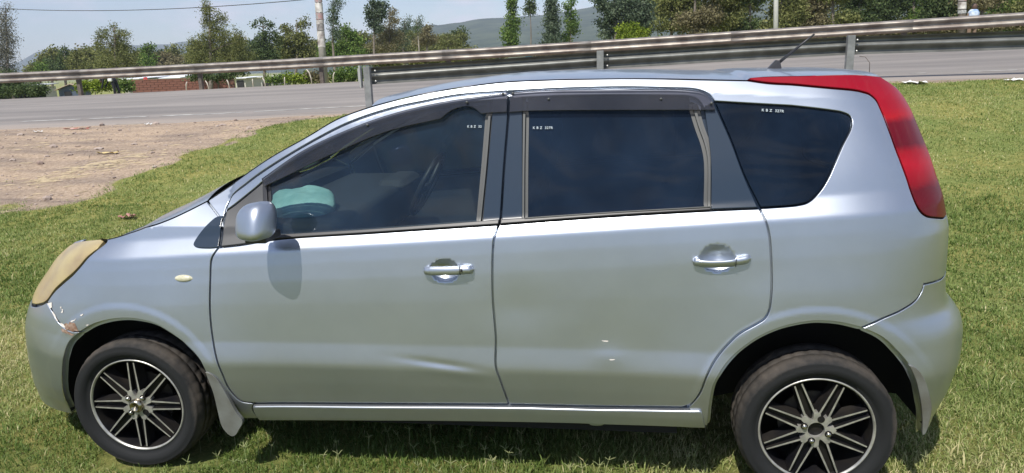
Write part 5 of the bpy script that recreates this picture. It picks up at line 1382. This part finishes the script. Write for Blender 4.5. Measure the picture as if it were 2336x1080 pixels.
pr_, a_, b_ = pole(740, 188, 722, -60, ZP, 8, 'leaning concrete pole plastered with torn posters left of the near rail end', CONC)
# posters given by picture height
pa, pb = a_, b_
def frac(v):
    va = proj(pa)[1]; vb = proj(pb)[1]; return (v-va)/(vb-va)
for (v0, v1, mt) in ((108, 88, PAPER), (87, 72, PAPER), (70, 56, simple('dark_poster', (.12, .11, .11), .8, col2=(.3, .28, .27), nscale=9)), (55, 47, PAPER), (46, 30, REDP), (29, 8, PAPER), (6, -20, REDP)):
    d = Vector(pb-pa); t0, t1 = frac(v0), frac(v1); n = 10; V = []; m = MB(); r0 = 8*ZP/FPX*1.06+.004
    for k in range(n+1):
        t = -PI*.5-PI*.55+PI*1.1*k/n
        for tt_ in (t0, t1): V.append(d*tt_+Vector((math.cos(t)*r0, math.sin(t)*r0, rng.normal(0, .015))))
    m.add(V, [(2*k, 2*k+2, 2*k+3, 2*k+1) for k in range(n)]); m.build('poster', mt, pr_, True)
tp = at(722, -3, ZP); e1 = at(-300, -12, 46)
pts = []
for i in range(41):
    t = i/40; p = tp*(1-t)+e1*t; p[2] -= 1.15*4*t*(1-t)*.62; pts.append(p)
o = MB().tube(pts, .016, 5).build('overhead_wire', simple('black_cable', (.03, .03, .03), .6), None, True); tag(o, 'black overhead wire sagging to the postered leaning pole', 'wire')
pole(1771, 100, 1771, -80, 27, 5.5, 'plain pale grey pole in front of the grove above the aerial', simple('pale_pole', (.40, .40, .37), .8, noise=.15))
r2, a_, b_ = pole(2199, 60, 2196, -60, 25, 8, 'dark pole with a pale notice tied round it at the right, beside a person', OLDPOST)
pa, pb = a_, b_
for (v0, v1, mt) in ((21, 5, PAPER), (3, -8, REDP), (31, 23, simple('small_notice', (.5, .5, .5), .8, col2=(.2, .2, .2), nscale=20))):
    d = Vector(pb-pa); t0, t1 = frac(v0), frac(v1); V = []; m = MB(); r0 = 8*25/FPX*1.06+.004
    for k in range(11):
        t = -PI*.5-PI*.55+PI*1.1*k/10
        for tt_ in (t0, t1): V.append(d*tt_+Vector((math.cos(t)*r0, math.sin(t)*r0, 0)))
    m.add(V, [(2*k, 2*k+2, 2*k+3, 2*k+1) for k in range(10)]); m.build('poster', mt, r2, True)
# a dark post in front of the left casuarina foot is the far rail's; small lamp-less stakes:
STK = simple('whitewashed_stake', (.58, .54, .48), .9, col2=(.4, .33, .28), nscale=5)
for k_, (u, vt, vb, Z, lb) in enumerate(((425, 187, 207, 30, 'bent whitewashed stake, leftmost before the brick wall'), (477, 184, 206, 30, 'bent whitewashed stake, middle one before the brick wall'), (524, 182, 204, 30, 'bent whitewashed stake, right one before the brick wall'), (578, 180, 200, 30, 'straight white stake right of the brick wall'), (606, 178, 198, 30, 'bent whitewashed stake beside the pale sacks'), (712, 158, 190, 29, 'leaning whitewashed stake left of the power pole'), (760, 165, 190, 29, 'bent whitewashed stake right of the power pole'), (650, 176, 196, 30, 'thin whitewashed stake before the lime hedge'))):
    b = at(u, vb, Z); b[2] = float(hgt(b[0], b[1]))-.05; t = at(u, vt, Z); h_ = max(.35, t[2]-b[2]); w_ = .020
    m = MB(); lean = .55*(.10, -.14, -.10, 0, -.12, -.22, .12, .03)[k_]
    m.tube([(0, 0, 0), (lean*.2, 0, h_*.5), (lean*.7, 0, h_*.82), (lean*1.5, 0, h_)], [w_*1.3, w_*1.1, w_*1.4, w_*.8], 8)
    o = m.build('marker_stake', STK, None, True); o.location = tuple(b); tag(o, lb, 'stake', 'whitewashed stakes along the far verge')

# ------------------------------------------------------------------ houses and wall beyond
def box_building(name, u0, u1, vt, vb, Z, depth, wall, roofm, label, cat, roof='gable', yaw=0, ridge=8, door=True, win=()):
    px = Z/FPX; a = at(u0, vb, Z); b = at(u1, vb, Z); t = at(u0, vt, Z); H = (vb-vt)*px; w_ = (u1-u0)*px; base = (a+b)/2; zg = base[2]-.3; gz_ = float(hgt(base[0], base[1]))
    root = empty(name, (base[0], base[1]+depth/2, gz_-.1), math.radians(yaw), label=label, cat=cat)
    low = gz_-.1; Ht = base[2]+H-low
    MB().box((0, 0, Ht/2), (w_/2, depth/2, Ht/2)).build('wall', wall, root)
    m = MB(); rz_ = ridge*px; e_ = .25
    if roof == 'gable':
        for sg in (-1, 1):
            V = [(-w_/2-e_, sg*(depth/2+e_), Ht-.02), (w_/2+e_, sg*(depth/2+e_), Ht-.02), (w_/2+e_, 0, Ht+rz_), (-w_/2-e_, 0, Ht+rz_)]
            V += [(x_, y_, z_+.05) for x_, y_, z_ in V]
            m.add(V, [(0, 1, 2, 3), (4, 7, 6, 5), (0, 4, 5, 1), (1, 5, 6, 2), (2, 6, 7, 3), (3, 7, 4, 0)])
    elif roof == 'gable_x':
        for sg in (-1, 1):
            V = [(sg*(w_/2+e_), -depth/2-e_, Ht-.02), (sg*(w_/2+e_), depth/2+e_, Ht-.02), (0, depth/2+e_, Ht+rz_), (0, -depth/2-e_, Ht+rz_)]
            V += [(x_, y_, z_+.05) for x_, y_, z_ in V]
            m.add(V, [(0, 1, 2, 3), (4, 7, 6, 5), (0, 4, 5, 1), (1, 5, 6, 2), (2, 6, 7, 3), (3, 7, 4, 0)])
    else:
        V = [(-w_/2-e_, -depth/2-e_, Ht), (w_/2+e_, -depth/2-e_, Ht), (w_/2+e_, depth/2+e_, Ht+rz_), (-w_/2-e_, depth/2+e_, Ht+rz_)]; V += [(x_, y_, z_+.06) for x_, y_, z_ in V]
        m.add(V, [(0, 3, 2, 1), (4, 5, 6, 7), (0, 1, 5, 4), (1, 2, 6, 5), (2, 3, 7, 6), (3, 0, 4, 7)])
    m.build('roof', roofm, root)
    if roof.startswith('gable'):
        V = [(-w_/2, 0, 0)]
        if roof == 'gable': 
            m = MB()
            for sx in (-1, 1): m.add([(sx*w_/2, -depth/2, Ht), (sx*w_/2, depth/2, Ht), (sx*w_/2, 0, Ht+rz_)], [(0, 1, 2)])
        else:
            m = MB()
            for sy in (-1, 1): m.add([(-w_/2, sy*depth/2, Ht), (w_/2, sy*depth/2, Ht), (0, sy*depth/2, Ht+rz_)], [(0, 1, 2)])
        m.build('gable_wall', wall, root)
    for (fx, fz, ww, hh, nm, mt) in win:
        MB().box((fx*w_/2, -depth/2-.03, Ht*fz), (ww/2, .04, hh/2)).build(nm, mt, root)
    return root
BLUEW = simple('blue_grey_boards', (.10, .13, .19), .8, noise=.3, nscale=2); RUSTR = simple('rusty_iron_sheet', (.42, .30, .22), .7, col2=(.50, .42, .34), nscale=1.2); WHITER = simple('bright_iron_sheet', (.8, .82, .86), .5, metal=.0)
PALEW = simple('pale_plaster', (.5, .48, .43), .9); GREYR = simple('grey_iron_sheet', (.38, .40, .40), .6, noise=.2, nscale=1); BRICKM = simple('red_mud_brick', (.24, .10, .07), .9, col2=(.17, .075, .055), nscale=1.5); DKD = simple('dark_opening', (.02, .02, .022), .8); PINKR = simple('faded_red_roof', (.50, .24, .19), .8, noise=.2, nscale=.5)
box_building('shed', 118, 168, 206, 222, 62, 3.2, BLUEW, RUSTR, 'small blue-grey shed with a rusty pitched roof left of the first rail post', 'shed', 'gable_x', 28, 12, win=((-.3, .45, .5, .9, 'door', DKD),))
box_building('shed', 50, 80, 200, 214, 72, 3, PALEW, GREYR, 'small grey-roofed shed behind the dark stall at the left', 'shed', 'mono', 0, 6, win=((.3, .5, .7, .7, 'window', DKD),))
box_building('market_stall', -5, 60, 214, 230, 50, 2.0, DARK, simple('black_sheet', (.03, .03, .035), .8), 'low dark stall with a black sheet roof at the far left', 'stall', 'mono', 0, 3)
box_building('house', 284, 320, 182, 205, 75, 5, PALEW, WHITER, 'pale house with a light roof behind the left end of the brick wall', 'house', 'mono', 0, 4, win=((0, .6, .8, .8, 'window', DKD),))
box_building('house', 340, 415, 180, 203, 78, 6, PALEW, WHITER, 'low house with a brilliant white iron roof behind the brick wall', 'house', 'mono', 0, 9, win=((-.4, .6, .9, .8, 'window', DKD), (.4, .6, .9, .8, 'window', DKD)))
box_building('house', 538, 562, 180, 200, 70, 4, PALEW, WHITER, 'narrow pale lean-to right of the brick wall', 'house', 'mono', 0, 2, win=((0, .5, .7, 1.2, 'door', DKD),))
box_building('house', 596, 622, 178, 196, 66, 4, simple('white_sacks', (.62, .61, .56), .9, noise=.3), PALEW, 'small pale kiosk behind the stakes', 'kiosk', 'mono', 0, 3, win=((0, .5, .8, .6, 'window', DKD),))
box_building('house', 968, 1030, 116, 140, 95, 7, PALEW, PINKR, 'house with a faded red roof in front of the hill', 'house', 'gable', 0, 8, win=((0, .6, 1, 1, 'window', DKD),))
box_building('house', 1150, 1214, 126, 150, 46, 4, simple('white_and_blue_paint', (.62, .66, .70), .7), WHITER, 'white kiosk with a blue corner between the guardrails', 'kiosk', 'mono', 0, 2, win=((.8, .78, .45, .7, 'blue_panel', simple('blue_paint', (.10, .32, .55), .6)),))
# mud-brick wall with its courses of bricks as pieces
def brick_wall():
    Z = 52; a = at(303, 213, Z); b = at(537, 206, Z+1); ta = at(330, 184, Z); tb = at(533, 180, Z)
    a[2] = float(hgt(a[0], a[1]))-.1; L_ = math.hypot(b[0]-a[0], b[1]-a[1]); ang = math.atan2(b[1]-a[1], b[0]-a[0])
    H = ta[2]-a[2]
    root = empty('brick_wall', tuple(a), ang, label='long low wall of dark red mud brick beyond the road', cat='wall')
    MB().box((L_/2, .12, H/2-.02), (L_/2-.01, .10, H/2)).build('wall_core', simple('mud_mortar', (.13, .07, .055), .95), root)
    me_ = None; nrow = max(3, int(H/.155)); rh = H/nrow
    n_ = 0
    for r in range(nrow):
        x = (r % 2)*.26
        while x < L_-.5:
            if n_ >= 290: break
            if me_ is None:
                o = MB().box((0, 0, 0), (.245, .02, rh/2-.012)).build('brick', BRICKM, root); me_ = o.data
            else:
                o = bpy.data.objects.new('brick', me_); COL.objects.link(o); o.parent = root
            o.location = (x+.25, .008+rng.uniform(-.008, .008), rh*(r+.5)); x += .52; n_ += 1
    MB().box((L_/2, .12, H+.02), (L_/2+.03, .15, .03)).build('coping', BRICKM, root)
brick_wall()
# small red hanging cloth beside the roofs
p = at(327, 177, 60); o = MB().add([(0, 0, 0), (.32, .02, .02), (.30, .05, -.36), (.03, 0, -.40)], [(0, 1, 2, 3)]).build('red_cloth', simple('red_cloth_fabric', (.6, .04, .05), .8), None); o.location = tuple(p); s_ = o.modifiers.new('s', 'SOLIDIFY'); s_.thickness = .01
tag(o, 'small red cloth hanging between the pale house and the white roof', 'cloth')
MB_ = MB().tube([tuple(at(327, 176, 60)+np.array([.16, .03, 0])), tuple(at(327, 215, 60)*[1, 1, 0]+np.array([.16, .03, float(hgt(*at(327, 215, 60)[:2]))]))], .03, 6).build('washing_post', OLDPOST, None, True); tag(MB_, 'thin post carrying the small red cloth', 'post')

# ------------------------------------------------------------------ people
def skin_body(name, pts, edges, radii, mat, parent, root_i=0):
    me_ = bpy.data.meshes.new(name); me_.from_pydata(pts, edges, []); o = link(name, me_, parent)
    sk = o.modifiers.new('skin', 'SKIN'); ss = o.modifiers.new('sub', 'SUBSURF'); ss.levels = 2; ss.render_levels = 2
    for i, r in enumerate(radii): me_.skin_vertices[0].data[i].radius = (r, r)
    me_.skin_vertices[0].data[root_i].use_root = True
    me_.materials.append(mat); 
    for p_ in me_.polygons: p_.use_smooth = True
    return o
BLK = simple('black_clothing', (.016, .017, .024), .85, noise=.3, nscale=10); SKN = simple('dark_skin', (.09, .05, .035), .6); HAIR = simple('black_hair', (.01, .01, .01), .9)
# bending person (looks left, trunk bent forward, one arm down, white bundle at the waist)
pz = at(262, 213, 34); pz[2] = float(hgt(pz[0], pz[1]))
per = empty('person', tuple(pz), label='person in black clothes bending forward beyond the road at the left', cat='person')
s_ = .86
pts = [(0, 0, .90), (.02, -.10, .86), (.10, -.11, .47), (.06, -.12, .07), (-.06, -.14, .03), (.04, .10, .86), (.16, .12, .47), (.22, .12, .07), (.10, .12, .03),
       (-.14, 0, 1.05), (-.30, 0, 1.12), (-.42, 0, 1.10), (-.50, 0, 1.04), (-.58, 0, .97), (-.40, -.18, 1.08), (-.44, -.24, .80), (-.52, -.24, .56), (-.55, -.24, .48), (-.40, .18, 1.08), (-.50, .24, .82), (-.62, .20, .60), (-.66, .20, .53)]
pts = [(x*s_, y*s_, z*s_) for x, y, z in pts]
ed = [(0, 1), (1, 2), (2, 3), (3, 4), (0, 5), (5, 6), (6, 7), (7, 8), (0, 9), (9, 10), (10, 11), (11, 12), (12, 13), (11, 14), (14, 15), (15, 16), (16, 17), (11, 18), (18, 19), (19, 20), (20, 21)]
rd = [.15, .12, .08, .05, .04, .12, .08, .05, .04, .16, .17, .13, .06, .10, .07, .05, .04, .04, .07, .05, .04, .04]
skin_body('body', pts, ed, [r*s_ for r in rd], BLK, per)
m = MB(); m.lathe([(0, -.13), (.06, -.12), (.09, -.06), (.095, 0), (.085, .06), (.05, .11), (0, .125)], 14, axis='z', c=(-.66*s_, 0, .93*s_)); m.build('head', SKN, per, True)
m = MB(); m.lathe([(.098, -.02), (.10, .02), (.09, .07), (.052, .118), (0, .133)], 14, axis='z', c=(-.655*s_, 0, .935*s_)); m.build('hair', HAIR, per, True)
m = MB(); m.box((-.02, -.17, .80), (.10, .05, .07)); m.build('waist_cloth', WP, per, False, bevel=.03)
# standing person by the right pole
pz = at(2217, 66, 25.5); pz[2] = float(hgt(pz[0], pz[1])); tpz = at(2214, 8, 25.5)[2]; s_ = max(.8, min(1.1, (at(2214, 15, 25.5)[2]-pz[2])/1.72))
per = empty('person', tuple(pz), label='person in blue and white shirt standing by the notice pole at the right', cat='person')
pts = [(0, 0, .95), (.09, 0, .90), (.11, -.02, .50), (.10, 0, .08), (.12, -.12, .04), (-.09, 0, .90), (-.13, -.03, .50), (-.16, 0, .08), (-.17, -.12, .04), (0, .01, 1.15), (0, .01, 1.35), (0, 0, 1.48), (0, -.01, 1.56), (.19, 0, 1.42), (.24, .02, 1.14), (.22, -.10, .90), (-.19, 0, 1.42), (-.25, .02, 1.14), (-.21, -.12, .92)]
pts = [(x*s_, y*s_, z*s_) for x, y, z in pts]
ed = [(0, 1), (1, 2), (2, 3), (3, 4), (0, 5), (5, 6), (6, 7), (7, 8), (0, 9), (9, 10), (10, 11), (11, 12), (11, 13), (13, 14), (14, 15), (11, 16), (16, 17), (17, 18)]
rd = [.15, .11, .075, .05, .04, .11, .075, .05, .04, .14, .16, .09, .055, .07, .05, .04, .07, .05, .04]
skin_body('body', pts, ed, [r*s_ for r in rd], simple('brown_trousers_cloth', (.22, .15, .11), .9), per)
m = MB(); m.lathe([(.165, -.24), (.17, 0), (.185, .22), (.12, .32), (.07, .34)], 16, axis='z', c=(0, .01*s_, 1.17*s_)); m.build('shirt', simple('blue_white_shirt', (.62, .68, .76), .8, col2=(.12, .25, .5), nscale=6), per, True)
m = MB(); m.lathe([(0, -.13), (.06, -.12), (.085, -.06), (.09, 0), (.08, .06), (.05, .10), (0, .12)], 14, axis='z', c=(0, -.01, 1.68*s_)); m.build('head', SKN, per, True)
m = MB(); m.lathe([(.094, 0), (.086, .06), (.054, .108), (0, .126)], 14, axis='z', c=(0, .0, 1.68*s_)); m.build('hair', HAIR, per, True)

# ------------------------------------------------------------------ teal cloth lying on the dashboard
def cloth():
    q0 = []; d = ray(682, 480); t = (.42-CPOS[1])/d[1]; c = CPOS+d*t; V = []; F = []; nu, nv = 44, 22
    for j in range(nv+1):
        la = -PI/2+PI*j/nv
        for i in range(nu):
            lo = 2*PI*i/nu; x, y, z = math.cos(la)*math.cos(lo), math.cos(la)*math.sin(lo), math.sin(la)
            f = .72+.55*float(fbm(np.array(x*1.4+5+z), np.array(y*1.4+z*1.7+3), 3, 12))
            V.append((x*.15*f, y*.13*f+z*.11, (z*.088+(.02*x*x))*f-.01*abs(x)))
    for j in range(nv):
        for i in range(nu): F.append((j*nu+i, j*nu+(i+1) % nu, (j+1)*nu+(i+1) % nu, (j+1)*nu+i))
    o = mk('crumpled_cloth', V, F, simple('teal_cloth', (.52, .86, .80), .8, col2=(.33, .62, .58), nscale=11, bump=1.0, bscale=9), None, True)
    o.location = tuple(c); tag(o, 'crumpled teal cloth lying behind the front door glass', 'cloth')
cloth()

# ------------------------------------------------------------------ haze over the far country
m = bpy.data.materials.new('haze_air'); m.use_nodes = True; nt = m.node_tree; nt.nodes.clear()
ho = nt.nodes.new('ShaderNodeOutputMaterial'); pv = nt.nodes.new('ShaderNodeVolumePrincipled'); pv.inputs['Color'].default_value = (.74, .83, 1.0, 1); pv.inputs['Density'].default_value = .00030; pv.inputs['Anisotropy'].default_value = -.15
nt.links.new(pv.outputs[0], ho.inputs['Volume'])
o = MB().box((0, 0, 190), (3650, 3650, 205)).build('haze', m, None); tag(o, kind='stuff')
print('tris', sum(len(o.data.polygons) for o in bpy.data.objects if o.type == 'MESH'))
